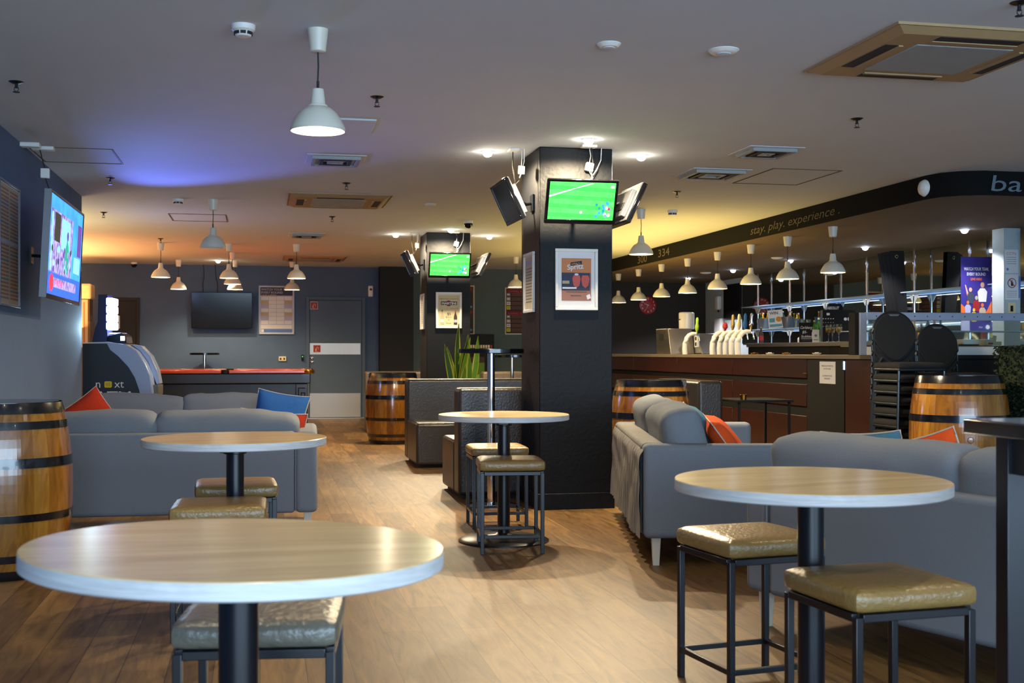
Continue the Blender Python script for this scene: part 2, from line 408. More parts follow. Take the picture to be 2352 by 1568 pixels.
# ceiling access hatches (thin seams)
def hatch(name, x0, x1, y0, y1):
    g = M(); w_ = .012; z = HC
    g.box(x0, x1, y0, y0+w_, z-.004, z, 'ceiling_dark'); g.box(x0, x1, y1-w_, y1, z-.004, z, 'ceiling_dark')
    g.box(x0, x0+w_, y0+w_, y1-w_, z-.004, z, 'ceiling_dark'); g.box(x1-w_, x1, y0+w_, y1-w_, z-.004, z, 'ceiling_dark')
    st(name, g, smooth=0)
hatch('trim_2', -1.62, -1.04, 9.05, 9.75); hatch('trim_3', 4.0, 4.6, 8.9, 9.75); hatch('trim_4', -.95, -.35, 13.1, 13.8)

# pillars
def pillar(x0, y0, n):
    g = M().box(x0, x0+.54, y0, y0+.60, 0, HC, 'pillar')
    o = st('wall_pillar' if n else 'wall_pillar', g, bevel=.006, label=['square black pillar carrying screens, nearer one', 'square black pillar carrying screens, farther one'][n])
    st('baseboard_pillar', M().box(x0-.014, x0+.554, y0-.014, y0+.614, 0, .115, 'pillar'), bevel=.004, parent=o)
    return o
pillar(1.95, 8.31, 0); pillar(1.99, 14.50, 1)

# doors of the back wall
YB = 20.68
d = thing('door_1', '', '', (.77, YB, 0)); del d['category']; del d['label']; d['kind'] = 'structure'
g = M(); g.box(0, .055, -.05, 0, 0, 2.075, 'door_grey'); g.box(.945, 1.0, -.05, 0, 0, 2.075, 'door_grey'); g.box(.055, .945, -.05, 0, 2.02, 2.075, 'door_grey')
make('door_frame', g, d, bevel=.004)
make('door_leaf', M().box(.06, .94, -.03, -.002, .015, 2.015, 'door_grey'), d, bevel=.003)
make('push_plate', M().box(.06, .92, -.036, -.03, 1.09, 1.285, 'steel_brushed'), d, bevel=.002, label='brushed silver push plate')
make('kick_plate', M().box(.06, .92, -.036, -.03, .02, .43, 'steel_brushed'), d, bevel=.002, label='tall brushed metal kick plate')
for z in (1.03, .965):
    g = M(); g.lathe([(.026, 0), (.026, .012), (.012, .016), (0, .016)], 'chrome', 20, Matrix.Translation((.095, -.03, z)) @ Matrix.Rotation(PI/2, 4, 'X'))
    make('lock_cylinder', g, d)
make('door_threshold', M().box(0, 1.0, -.08, 0, 0, .012, 'steel'), d)
def mandatory_sign(name, x, z, s, y, label):
    g = M(); g.box(0, s, 0, .004, 0, s, 'paper'); g.flat(s*.05, s*.05, s*.95, s*.95, 'sign_red', 1)
    g.fpoly([(s*.3, s*.2), (s*.42, s*.2), (s*.46, s*.5), (s*.34, s*.55)], 'paper_cream', 2)
    g.tube([(s*.42, -.003, s*.5), (s*.58, -.003, s*.75), (s*.72, -.003, s*.62), (s*.66, -.003, s*.4)], s*.035, 'paper_cream', 6)
    g.flat(s*.3, s*.12, s*.62, s*.16, 'paper_cream', 2)
    tag(make(name, g, None, (x, y, z)), label, 'sign')
mandatory_sign('door_sign', .835, 1.86, .13, YB-.037, 'small red square sign at the top left of the grey door')
mandatory_sign('door_sign', .885, 1.125, .13, YB-.043, 'small red square sign on the silver push plate of the grey door')
d = thing('door_2', '', '', (-2.5, YB, 0)); del d['category']; del d['label']; d['kind'] = 'structure'
make('door_frame', M().box(0, .05, -.04, 0, 0, 2.03, 'door_dark').box(.50, .55, -.04, 0, 0, 2.03, 'door_dark').box(.05, .5, -.04, 0, 1.98, 2.03, 'door_dark'), d, bevel=.003)
make('door_leaf', M().box(.05, .5, -.02, -.002, .01, 1.98, 'door_dark'), d)
g = M(); g.box(0, .17, 0, .006, 0, .21, 'paper')
for x in (.055, .115):
    g.fdisc(x, .175, .014, 'ink', 2); g.fpoly([(x-.018, .115), (x+.018, .115), (x+.01, .158), (x-.01, .158)] if x > .1 else [(x-.024, .105), (x+.024, .105), (x+.006, .158), (x-.006, .158)], 'ink', 2)
g.fdisc(.08, .06, .022, 'ink', 1); g.fdisc(.08, .06, .014, 'paper', 2); g.flat(.075, .06, .083, .09, 'ink', 3); g.flat(.08, .04, .115, .047, 'ink', 3)
tag(make('restroom_sign', g, None, (-2.43, YB-.03, 1.52)), 'pale sign with two figures and a wheelchair symbol on the dark door', 'sign')
# small wall items
tag(make('wall_socket', M().box(0, .125, -.02, 0, 0, .08, 'cream').flat(.02, .02, .045, .055, 'ac_slot', 24).flat(.08, .02, .105, .055, 'ac_slot', 24), None, (.311, YB, .98), bevel=.004), 'cream power socket on the slate wall left of the grey door', 'socket')
o = thing('access_reader', 'small black reader with green light beside the grey door frame', 'access reader', (.69, YB, .985))
make('reader_housing', M().box(0, .04, -.025, 0, 0, .10, 'black'), o, bevel=.004); make('indicator_light', M().box(.014, .026, -.028, -.025, .065, .075, 'em_dot'), o, label='green indicator light')
o = thing('emergency_button', 'narrow white oval call point high on the wall right of the grey door', 'call point', (1.865, YB, 2.18))
make('plate', rounded(.085, .03, .19, .014, 0, 'white_gloss'), o, (0, -.015, 0)); make('push_button', M().lathe([(.022, 0), (.022, .008), (.012, .014), (0, .014)], 'sign_red', 16, Matrix.Translation((0, -.03, .03)) @ Matrix.Rotation(PI/2, 4, 'X')), o)

# ================================================================ framed prints
def frame(name, label, w_, h_, fm, loc, rot, art, fw=.022, cat='picture frame', group=None):
    o = thing(name, label, cat, loc, rot, group)
    g = M(); g.box(0, w_, -.02, 0, 0, fw, fm); g.box(0, w_, -.02, 0, h_-fw, h_, fm); g.box(0, fw, -.02, 0, fw, h_-fw, fm); g.box(w_-fw, w_, -.02, 0, fw, h_-fw, fm)
    make('frame', g, o, bevel=.003)
    p = M(Matrix.Translation((0, -.006, 0))); p.box(fw, w_-fw, 0, .004, fw, h_-fw, 'paper'); art(p, w_, h_)
    make('print', p, o, smooth=0)
    return o
def art_spritz(p, w_, h_):
    x0, x1 = .048, w_-.048; z0, z1 = .068, h_-.068; W_ = x1-x0; H_ = z1-z0
    p.flat(x0, z0, x1, z1, 'p_brown', 1); p.flat(x0, z0+H_*.66, x1, z1, 'p_orange', 2)
    p.flat(x0, z0+H_*.24, x1-.01, z0+H_*.66, 'p_navy', 2)
    p.fpoly([(x0+W_*.3, z0+H_*.82), (x0+W_*.68, z0+H_*.86), (x0+W_*.68, z0+H_*.94), (x0+W_*.3, z0+H_*.90)], 'ink', 3)
    p.text('APEROL', x0+W_*.49, z0+H_*.845, .022, 'p_tan', 4, width=W_*.33, rot=-.08)
    p.text('Spritz', x0+W_*.47, z0+H_*.745, .052, 'paper', 4, width=W_*.55, rot=-.10, bold=.001)
    for cx in (.5, .8):
        p.fpoly([(x0+W_*(cx-.14), z0+H_*.52), (x0+W_*(cx-.10), z0+H_*.36), (x0+W_*cx, z0+H_*.3), (x0+W_*(cx+.10), z0+H_*.36), (x0+W_*(cx+.14), z0+H_*.52), (x0+W_*(cx+.1), z0+H_*.6), (x0+W_*(cx-.1), z0+H_*.6)], 'p_coral', 3)
    p.fdisc(x0+W_*.5, z0+H_*.62, .015, 'paper', 4, .008); p.flat(x0+.005, z0+H_*.28, x0+W_*.5, z0+H_*.32, 'paper', 4); p.flat(x0+.005, z0+H_*.4, x0+W_*.26, z0+H_*.47, 'p_tan', 3)
    p.flat(x0+W_*.3, z0+H_*.11, x0+W_*.66, z0+H_*.125, 'p_navy', 2); p.flat(x0+W_*.15, z0+H_*.2, x0+W_*.85, z0+H_*.21, 'p_choc', 2)
    p.fpoly([(x0+W_*.87, z0+.008), (x0+W_*.99, z0+.02), (x0+W_*.95, z0+.05), (x0+W_*.83, z0+.038)], 'paper', 3)
def bottle2d(p, x, z, h, m, mc, ml):
    w_ = h*.12
    p.fpoly([(x-w_, z), (x+w_, z), (x+w_, z+h*.55), (x+w_*.35, z+h*.8), (x+w_*.35, z+h*.9), (x-w_*.35, z+h*.9), (x-w_*.35, z+h*.8), (x-w_, z+h*.55)], m, 3)
    p.flat(x-w_*.4, z+h*.88, x+w_*.4, z+h, mc, 4); p.flat(x-w_*.95, z+h*.15, x+w_*.95, z+h*.35, ml, 4)
def art_martini(p, w_, h_):
    p.flat(.03, .03, w_-.03, h_-.035, 'paper_cream', 1)
    p.text('Imagined here, created here', w_/2, h_-.085, .018, 'p_choc', 2, width=w_*.76)
    p.fdisc(w_/2, h_-.135, .036, 'sign_red', 2); p.flat(w_*.2, h_-.155, w_*.82, h_-.112, 'ink', 3)
    p.text('MARTINI', w_*.51, h_-.148, .038, 'paper', 4, width=w_*.56, bold=.0016)
    p.text('enjoy cold', w_*.7, h_-.20, .014, 'p_choc', 2, width=w_*.3)
    bottle2d(p, w_*.25, .045, .18, 'p_tan', 'p_green', 'paper'); bottle2d(p, w_*.76, .045, .175, 'p_choc', 'p_flame', 'p_lilac')
    p.text('$5', w_*.51, .16, .045, 'ink', 3); p.text('Bianco', w_*.5, .13, .028, 'p_green', 3); p.text('&', w_*.5, .095, .022, 'p_green', 3); p.text('Rosso', w_*.5, .055, .026, 'p_green', 3)
def art_lines(col='p_lilac', back='paper_cream'):
    def a(p, w_, h_):
        p.flat(.03, .03, w_-.03, h_-.03, back, 1)
        p.flat(.05, h_-.09, w_-.05, h_-.055, col, 2)
        z = h_-.12
        i = 0
        while z > .06:
            p.flat(.05, z, w_-.05-(.03 if i % 3 == 2 else 0), z+.006, 'ink_grey', 2); z -= .022; i += 1
    return a
def art_fixture(p, w_, h_):
    p.flat(.03, .03, w_-.03, h_-.03, 'p_lilac', 1)
    p.flat(.03, h_-.17, w_-.03, h_-.03, 'p_navy', 2)
    for i, t in enumerate(('WATCH YOUR TEAM', 'EVERY ROUND', 'LIVE HERE')):
        p.text(t, .045, h_-.085-i*.052, .05, 'p_lilac' if i < 2 else 'p_tan', 3, width=(w_*.82, w_*.6, w_*.42)[i], center=False, bold=.001)
    for c in range(4):
        for r in range(7):
            x = .04+c*(w_-.08)/4; z = .175+r*.068
            p.flat(x+.003, z, x+(w_-.08)/4-.003, z+.062, ('paper', 'p_tan', 'p_lilac')[(c+r*2) % 3] if c in (0, 3) else 'paper', 2)
    p.flat(.04, .1, w_-.04, .165, 'paper', 2); p.flat(.04, .035, w_-.04, .092, 'p_blue', 2); p.flat(.045, .04, .09, .088, 'paper', 3)
def art_menu(p, w_, h_):
    p.flat(.02, .02, w_-.02, h_-.02, 'p_choc', 1)
    for k in (0, 1):
        b = .03+(1-k)*(h_-.05)/2; hh = (h_-.06)/2
        p.flat(.025, b+hh-.075, w_-.025, b+hh, 'p_maroon', 2); p.text('LIVING ROOM', w_/2, b+hh-.06, .05, 'p_coral', 3, width=w_*.75)
        for j in range(4):
            z = b+.02+j*.078; c = ('p_yellow', 'paper', 'p_tan', 'ink_grey')[j]
            p.flat(.03, z, .10, z+.062, c, 2); p.flat(.04, z+.02, .085, z+.045, ('p_lgreen', 'p_tan', 'paper', 'paper')[j], 3)
            for q in range(3): p.flat(.12, z+.008+q*.02, w_-.08-.03*q, z+.013+q*.02, 'p_brown', 2)
        p.fdisc(w_-.06, b+.05, .02, 'p_teal', 3)
RT = -PI/2      # faces -x
frame('picture_frame', 'white frame with orange cocktail print on the front of the nearer pillar', .315, .44, 'white', (2.062, 8.308, 1.425), 0, art_spritz, cat='picture frame')
frame('picture_frame', 'narrow-looking white frame on the left side of the nearer pillar', .32, .44, 'white', (1.948, 8.76, 1.415), RT, art_lines(), cat='picture frame')
frame('picture_frame', 'white frame with two bottles and a red disc on the farther pillar', .32, .44, 'white', (2.10, 14.498, 1.42), 0, art_martini, cat='picture frame')
frame('picture_frame', 'small white frame on the left side of the farther pillar', .32, .44, 'white', (1.988, 14.97, 1.41), RT, art_lines('p_tan'), cat='picture frame')
frame('poster_frame', 'silver framed sports fixture poster on the far slate wall beside the black screen', .60, .83, 'silver_plastic', (-.025, YB, 1.43), 0, art_fixture, .014, 'poster')
def art_sched(p, w_, h_):
    p.flat(.02, .02, w_-.02, h_-.02, 'p_tan', 1)
    for c in (0, 1):
        for r in range(30):
            if r != 15: p.flat(.05+c*.31, .05+r*.0245, .32+c*.31, .063+r*.0245, ('p_brown', 'ink_grey')[(r*7+c) % 5 == 0], 2)
    p.flat(.02, .42, w_-.02, .435, 'p_lilac', 2)
frame('poster_frame', 'long silver framed schedule on the left wall in front of the blue-lit screen', .66, .82, 'silver_plastic', (-1.638, 8.14, 1.425), PI/2, art_sched, .014, 'poster')
frame('poster_frame', 'cream edged menu poster on the green wall, partly behind the farther pillar', .5, .86, 'cream', (3.18, YB, 1.44), 0, art_menu, .014, 'poster')
frame('poster_frame', 'cream edged menu poster on the green wall between the two pillars', .52, .83, 'cream', (4.225, YB, 1.442), 0, art_menu, .014, 'poster')

# ================================================================ ceiling fittings
def pendant(x, y, zc, label, group, lit=True, power=9, proto={}):
    def build():
        o = thing('pendant_lamp', label, 'pendant lamp', (x, y, zc), 0, group)
        make('ceiling_rose', M().lathe([(.0475, 0), (.046, -.012), (.036, -.10), (.03, -.104), (0, -.104)][::-1], 'shade', 24), o)
        g = M(); g.tube([(0, 0, -.10), (.002, 0, -.17), (-.001, 0, -.245)], .0035, 'cord', 6); g.cyl(0, 0, -.275, -.235, .006, 'cord', n=10)
        make('cord', g, o)
        prof = [(.125, -.462), (.1235, -.448), (.116, -.43), (.103, -.405), (.086, -.38), (.066, -.362), (.046, -.352), (.044, -.345), (.036, -.342), (.034, -.335), (.030, -.30), (.026, -.272), (0, -.270)]
        make('lamp_shade', M().shell(prof, 'shade', 36).shell([(r*.97, z-.0015) for r, z in prof[:8]], 'shade_inner', 36), o)
        make('bulb', M().lathe([(0, -.445), (.02, -.44), (.03, -.42), (.028, -.40), (.014, -.375), (.013, -.35)], 'em_lamp' if lit else 'white', 16), o)
        return o
    k = lit
    if k not in proto: proto[k] = build(); o = proto[k]
    else: o = dup(proto[k], (x, y, zc), None, label, group)
    if lit:
        l = light('SPOT', 'pendant_bulb', (x, y, zc-.452), power, WARM, (0, 0, 0), .03, spot=150, blend=.6)
    return o
G1 = 'pendant lamps over the bar'; G2 = 'pendant lamps around the pool table'
pendant(.258, 5.51, HC, 'large white pendant lamp nearest the camera, alone over the front tables', 'single pendant lamps', power=10)
pendant(-.441, 11.83, HC, 'unlit bluish pendant lamp in front of the pool table group', 'single pendant lamps', lit=False)
pendant(3.818, 11.72, HC, 'grey-white pendant lamp just right of the nearer pillar, in front of the bulkhead', 'single pendant lamps', power=8)
pendant(3.845, 17.97, HC, 'yellowish pendant lamp between the two pillars near the green wall', 'single pendant lamps', power=8)
for (x, y, l) in ((-1.296, 16.6, 'pendant lamp at the near left corner of the pool table group'), (-1.263, 19.66, 'small pendant lamp at the far left in front of the slate wall'),
                  (-.409, 16.61, 'front one of the three pendant lamps hanging in line above the black wall screen'), (-.394, 18.04, 'middle one of the three pendant lamps in line above the black wall screen'),
                  (-.387, 19.57, 'rear one of the three pendant lamps in line above the black wall screen'), (.485, 16.49, 'pendant lamp over the near right end of the pool table'),
                  (.504, 19.47, 'small pendant lamp just in front of the top right of the fixture poster')):
    pendant(x, y, HC, l, G2, power=11)
ords = ['farthest', 'second farthest', 'third farthest', 'fourth farthest', 'fourth nearest', 'third nearest', 'second nearest', 'nearest']
for i, y in enumerate((18.52, 17.47, 16.4, 15.33, 14.25, 13.2, 12.2, 11.14)):
    pendant(5.65, y, HS, 'pendant lamp in the row over the bar, %s of the eight' % ords[i], G1, power=6)
# recessed downlights
def downlight(x, y, zc, label, group, warm=True, power=40, cone=120, proto={}):
    if warm not in proto:
        o = thing('recessed_downlight', label, 'downlight', (x, y, zc), 0, group)
        make('trim_ring', M().lathe([(.052, 0), (.052, -.004), (.040, -.006), (.038, 0)], 'white', 24), o)
        make('lamp_face', M().lathe([(0, -.040), (.014, -.038), (.026, -.031), (.034, -.019), (.037, -.004)], 'em_down' if warm else 'em_cool', 20), o)  # lamp domed so the round bloom of its glare is in the shape
        proto[warm] = o
    else: dup(proto[warm], (x, y, zc), None, label, group)
    if power: light('SPOT', 'downlight_beam', (x, y, zc-.05), power, WHITE if warm else (.95, .92, 1), (0, 0, 0), .03, spot=cone, blend=.5)
for i, (x, y, l) in enumerate(((1.628, 8.60, 'glowing downlight left of the nearer pillar'), (2.216, 7.965, 'glowing downlight in front of the nearer pillar'), (2.782, 8.535, 'glowing downlight right of the nearer pillar'),
                ((1.65), 14.84, 'glowing downlight left of the farther pillar'), (2.231, 14.13, 'glowing downlight in front of the farther pillar'), (2.829, 14.82, 'glowing downlight right of the farther pillar'))):
    downlight(x, y, HC, l, 'downlights around the pillars', power=125, cone=172)
downlight(-.651, 19.62, HC, 'glowing downlight near the slate wall above the black wall screen', 'single downlights', power=45)
for y, l in ((19.26, 'small farthest downlight over the bar, seen behind a pendant'), (17.29, 'second farthest of the bright downlights in the dark ceiling over the bar'), (15.26, 'bright bar downlight seen just above the second nearest bar pendant'), (13.19, 'bright bar downlight right of the nearest bar pendant'), (11.12, 'nearest and largest bright downlight over the bar')):
    downlight(7.11, y, HS, l, 'downlights over the bar', warm=False, power=80 if y > 19 else 26)
for i, (x, y) in enumerate(OVER): downlight(x, y, HC, 'recessed downlight in the ceiling over the front tables, %s' % ('over the middle aisle', 'left one farther in', 'right one farther in', 'left one near the camera', 'right one near the camera')[i], 'downlights over the front tables', power=0)
# sprinklers
def sprinkler(x, y, z, label, proto=[]):
    if not proto:
        o = thing('ceiling_sprinkler', label, 'sprinkler', (x, y, z), 0, 'ceiling sprinklers')
        make('flange', M().lathe([(0, -.012), (.022, -.010), (.040, 0)], 'black_metal', 20), o)
        g = M(); g.cyl(0, 0, -.035, -.01, .008, 'black_metal', n=10); g.tube([(-.010, 0, -.03), (-.011, 0, -.045), (0, 0, -.055)], .002, 'black_metal', 6); g.tube([(.010, 0, -.03), (.011, 0, -.045), (0, 0, -.055)], .002, 'black_metal', 6)
        make('frame_arm', g, o)
        make('deflector', M().lathe([(.018, -.058), (.018, -.055)], 'black_metal', 16), o)
        proto.append(o)
    else: dup(proto[0], (x, y, z), None, label)
for x, y, l in ((-1.293, 6.91, 'dark sprinkler at the upper left of the ceiling near the left wall'), (.658, 6.89, 'dark sprinkler right of the large front pendant lamp'), (3.668, 6.91, 'dark sprinkler below the large square air conditioner'),
                (-1.231, 10.54, 'sprinkler inside the blue-lit patch of ceiling'), (-1.6, 13.13, 'sprinkler just right of the top of the wall corner behind the blue screen'), (.734, 10.44, 'small sprinkler just in front of the wide air conditioner'),
                (.763, 13.04, 'small sprinkler behind the wide air conditioner'), (3.724, 10.38, 'sprinkler right of the nearer pillar between vent and pendant'), (-1.25, 16.0, 'tiny sprinkler in the orange-lit ceiling'), (3.12, 4.48, 'dark sprinkler at the top right corner above the large air conditioner')):
    sprinkler(x, y, HC, l)
# smoke detectors and round fittings
def smoke(x, y, z, label, s=1, proto=[]):
    if not proto:
        o = thing('smoke_detector', label, 'smoke detector', (x, y, z), 0, 'smoke detectors')
        make('detector_body', M().lathe([(0, -.052), (.030, -.051), (.036, -.046), (.040, -.030), (.052, -.022), (.054, 0)], 'white', 28), o)
        g = M()
        for k in range(8):
            a = k*PI/4; g.box(-.012, .012, .036, .0415, -.044, -.031, 'ac_slot', Matrix.Rotation(a, 4, 'Z'))
        make('sensor_slots', g, o, label='dark slots'); proto.append(o)
    else: dup(proto[0], (x, y, z), None, label)
smoke(-.073, 5.51, HC, 'white smoke detector left of the large front pendant lamp'); smoke(-.766, 11.86, HC, 'small white smoke detector beside the unlit bluish pendant'); smoke(4.17, 11.76, HC, 'small white smoke detector right of the single pendant near the bulkhead')
def puck(x, y, z, r, label, name='ceiling_speaker', cat='ceiling speaker'):
    o = thing(name, label, cat, (x, y, z)); make('cover', M().lathe([(0, -.018), (r*.72, -.018), (r*.85, -.012), (r, -.003), (r, 0)], 'white', 32), o); make('centre_cap', M().lathe([(0, -.024), (r*.45, -.022), (r*.5, -.018)], 'ceiling', 24), o)
puck(1.625, 5.48, HC, .058, 'flat round white ceiling disc, left one of the two at the top'); puck(2.204, 5.48, HC, .075, 'flat round white ceiling disc, right and larger one of the two at the top'); puck(1.645, 11.73, HC, .06, 'small round white ceiling disc left of the tilted pillar screen')
puck(6.9, 17.9, HS, .09, 'round pale disc in the dark ceiling above the bar taps'); puck(6.75, 14.9, HS, .08, 'round pale disc in the dark ceiling beside the bar pendants')
o = thing('dome_camera', 'black dome camera on the ceiling above the farther pillar', 'camera', (2.274, 13.16, HC))
make('camera_base', M().lathe([(.05, -.03), (.052, 0)], 'white', 24), o); make('camera_dome', M().lathe([(0, -.085), (.025, -.08), (.042, -.062), (.05, -.03)], 'black_gloss', 24), o)
o = thing('dome_camera', 'small dark dome camera at the far end of the orange ceiling', 'camera', (-2.0, 20.3, HC))
make('camera_base', M().lathe([(.05, -.03), (.052, 0)], 'white', 24), o); make('camera_dome', M().lathe([(0, -.085), (.025, -.08), (.042, -.062), (.05, -.03)], 'black_gloss', 24), o)
o = thing('motion_sensor', 'white oval sensor on the dark bulkhead left of the chalk word bar', 'sensor', (5.405, 9.02, 2.487), -PI/2+.25)
make('sensor_housing', M().lathe([(0, .055), (.03, .05), (.055, .03), (.065, 0)], 'white', 28, Matrix.Scale(1.12, 4, (0, 0, 1)) @ Matrix.Rotation(PI/2, 4, 'X')), o)
g = M(); g.fdisc(-.03, -.005, .006, 'ac_slot', 48); make('sensor_hole', g, o)
# air conditioners
def cassette(x0, y0, w_, label):
    o = thing('ceiling_air_conditioner', label, 'air conditioner', (x0+w_/2, y0+w_/2, HC)); h = w_/2; z0 = -.035
    g = M(); f = .20*w_
    for k in range(4):
        mx = Matrix.Rotation(k*PI/2, 4, 'Z')
        g.add([(-h, -h, -.004), (h, -h, -.004), (h-f*.35, -h+f*.35, z0), (-h+f*.35, -h+f*.35, z0)], [(0,1,2,3)], 'ac_tan', mx)
        g.add([(-h+f*.35, -h+f*.35, z0), (h-f*.35, -h+f*.35, z0), (h-f*1.2, -h+f*1.2, z0), (-h+f*1.2, -h+f*1.2, z0)], [(0,1,2,3)], 'ac_tan', mx)
        g.box(-h, h, -h-.001, -h+.004, -.012, 0, 'ac_tan', mx)
    make('fascia', g, o, smooth=0)
    for k in range(4):
        mx = Matrix.Rotation(k*PI/2, 4, 'Z')
        make('air_slot', M().box(-h+f*1.35, h-f*1.35, -h+f*.42, -h+f*.80, z0-.002, z0+.01, 'ac_slot', mx), o, label='dark air slot', bevel=.002)
        make('louvre', M().box(-h+f*1.35, h-f*1.35, -h+f*.78, -h+f*.9, z0-.006, z0, 'ac_tan', mx), o)
    make('return_grille', M().box(-h+f*1.18, h-f*1.18, -h+f*1.18, h-f*1.18, z0-.004, z0+.01, 'ac_grille'), o, bevel=.003)
cassette(2.77, 4.84, .95, 'large square cassette air conditioner at the upper right of the ceiling'); cassette(.26, 11.12, .95, 'wide looking cassette air conditioner with orange tinted corners left of centre'); cassette(.35, 18.3, .95, 'small cassette air conditioner far back in the orange ceiling')
def vent(x0, y0, w_, label, dp=.45):
    o = thing('ceiling_vent', label, 'air vent', (x0, y0, HC)); g = M()
    g.box(0, w_, 0, dp, -.006, 0, 'ceiling'); make('vent_plate', g, o, bevel=.002)
    for k in range(3):
        a = .04+k*.06; g = M()
        for (xa, xb, ya, yb) in ((a, w_-a, a, a+.03), (a, w_-a, dp-a-.03, dp-a), (a, a+.03, a+.03, dp-a-.03), (w_-a-.03, w_-a, a+.03, dp-a-.03)):
            g.box(xa, xb, ya, yb, -.03, -.006, 'ac_grille' if k % 2 == 0 else 'ac_slot')
        make('vent_louvre', g, o, bevel=.002)
vent(.34, 8.95, .44, 'square ceiling vent below the large front pendant, in line with the cassette'); vent(3.37, 9.0, .5, 'square ceiling vent right of the nearer pillar, longer dark one', .5); vent(3.4, 7.95, .42, 'square ceiling vent closer than the dark one, right of the pillar', .42); vent(.35, 14.9, .44, 'faint ceiling vent behind the wide cassette air conditioner')
tag(make('ceiling_panel', M().box(0, .5, 0, .5, -.012, 0, 'ceiling'), None, (.22, 7.55, HC), bevel=.003), 'thin white ceiling panel edge half hidden by the large front pendant', 'ceiling panel')
tag(make('cable_mount', M().box(-.01, .12, 0, .08, -.03, 0, 'white'), None, (-1.63, 8.87, HC), bevel=.005), 'small white box at the ceiling above the left wall poster', 'mount')

# ================================================================ televisions
def tv(label, loc, yaw, tilt, w_=.51, h_=.315, on=None, silver=False, mount=True, th=.045, mx_=0, side=False):
    o = thing('television', label, 'television', loc, yaw)
    R = Matrix.Rotation(tilt, 4, 'X')       # local frame, faces -y, origin at centre
    fw = .018; g = M(R)
    hx, hz = w_/2, h_/2
    fm = 'black_gloss'
    g.box(-hx, hx, -.002, th*.5, -hz, hz, fm)
    g.box(-hx, hx, -.010, -.002, -hz, -hz+fw*1.7, fm); g.box(-hx, hx, -.010, -.002, hz-fw, hz, fm); g.box(-hx, -hx+fw, -.010, -.002, -hz+fw*1.7, hz-fw, fm); g.box(hx-fw, hx, -.010, -.002, -hz+fw*1.7, hz-fw, fm)
    make('bezel', g, o, bevel=.003)
    if side: make('silver_edge', M(R).box(-hx-.006, -hx, -.012, .035, -hz, hz, 'silver_plastic'), o, bevel=.002, label='silver side edge')
    make('rear_housing', M(R).box(-hx*.97, hx*.97, th*.5, th*.75, -hz*.96, hz*.97, 'silver_plastic').box(-hx*.8, hx*.8, th*.75, th*1.5, -hz*.8, hz*.6, 'silver_plastic' if silver else 'black').box(-hx*.6, hx*.6, th*1.5, th*1.7, -hz*.5, -hz*.1, 'black'), o, bevel=.006)
    g = M(R @ Matrix.Translation((0, -.004, 0))); x0, x1, z0, z1 = -hx+fw, hx-fw, -hz+fw*1.7, hz-fw
    if on: on(g, x0, z0, x1, z1)
    else: g.flat(x0, z0, x1, z1, 'black_gloss', 0)
    make('screen', g, o, smooth=0)
    if mount:
        make('wall_bracket', M().tube([R @ Vector((mx_, th*1.5, 0)), Vector((mx_, th*1.5+.08, -.01)), Vector((mx_, mount, 0))], .012, 'black_metal', 8).box(mx_-.05, mx_+.05, mount-.012, mount, -.06, .06, 'black_metal'), o)
    return o
def football(g, x0, z0, x1, z1):
    W_ = x1-x0; H_ = z1-z0
    g.flat(x0, z0, x1, z1, 'em_green2', 0)
    for k in range(4): g.fpoly([(x0, z0+H_*(.08+.24*k)), (x1, z0+H_*(.02+.24*k)), (x1, z0+H_*(.12+.24*k)), (x0, z0+H_*(.19+.24*k))], 'em_green', 1)
    g.fpoly([(x0, z0+H_*.59), (x0+W_*.62, z0+H_*.97), (x0+W_*.66, z0+H_*.97), (x0, z0+H_*.63)], 'em_white', 2)
    rnd = random.Random(3)
    for k in range(16):
        x = x0+W_*rnd.uniform(.72, .95); z = z0+H_*rnd.uniform(.1, .5); g.fdisc(x, z, W_*.022, rnd.choice(['em_redd', 'em_white', 'em_teal', 'em_sky', 'em_lilac']), 2+k*.2, H_*.045, 8)
    g.fdisc(x0+W_*.5, z0+H_*.2, W_*.018, 'em_white', 2); g.flat(x0+W_*.93, z0+H_*.86, x0+W_*.98, z0+H_*.92, 'em_white', 2)
def news(g, x0, z0, x1, z1):
    W_ = x1-x0; H_ = z1-z0; X = lambda a: x0+W_*a; Z_ = lambda a: z0+H_*a
    g.flat(x0, z0, x1, z1, 'em_sky', 0); g.flat(x0, z0, x1, Z_(.23), 'em_blue', 1)
    g.flat(X(.04), Z_(.22), X(.68), Z_(.86), 'em_lilac', 1); g.flat(X(.06), Z_(.24), X(.10), Z_(.83), 'em_paleblue', 2)
    g.flat(X(.14), Z_(.55), X(.30), Z_(.84), 'em_dark', 2); g.flat(X(.34), Z_(.5), X(.6), Z_(.82), 'em_paleblue', 2)
    g.fpoly([(X(.44), Z_(.26)), (X(.56), Z_(.26)), (X(.58), Z_(.5)), (X(.52), Z_(.64)), (X(.46), Z_(.5))], 'em_teal', 3); g.fdisc(X(.52), Z_(.66), W_*.03, 'em_violet', 4, H_*.05)
    rnd = random.Random(5)
    for k in range(26): g.fdisc(X(rnd.uniform(.08, .64)), Z_(rnd.uniform(.26, .52)), W_*.02, rnd.choice(['em_violet', 'em_lilac', 'em_dark', 'em_paleblue']), 3.2+k*.1, H_*.035, 8)
    g.flat(X(.72), Z_(.24), X(.98), Z_(.86), 'em_sky', 1); g.flat(X(.84), Z_(.5), X(.97), Z_(.86), 'em_violet', 2); g.flat(X(.75), Z_(.3), X(.95), Z_(.48), 'em_paleblue', 2)
    g.fdisc(X(.12), Z_(.12), W_*.055, 'em_redd', 3, H_*.09); g.flat(X(.17), Z_(.08), X(.86), Z_(.18), 'em_lilac', 2); g.text('TAKE TWO', X(.33), Z_(.1), H_*.09, 'em_redd', 3, width=W_*.24)
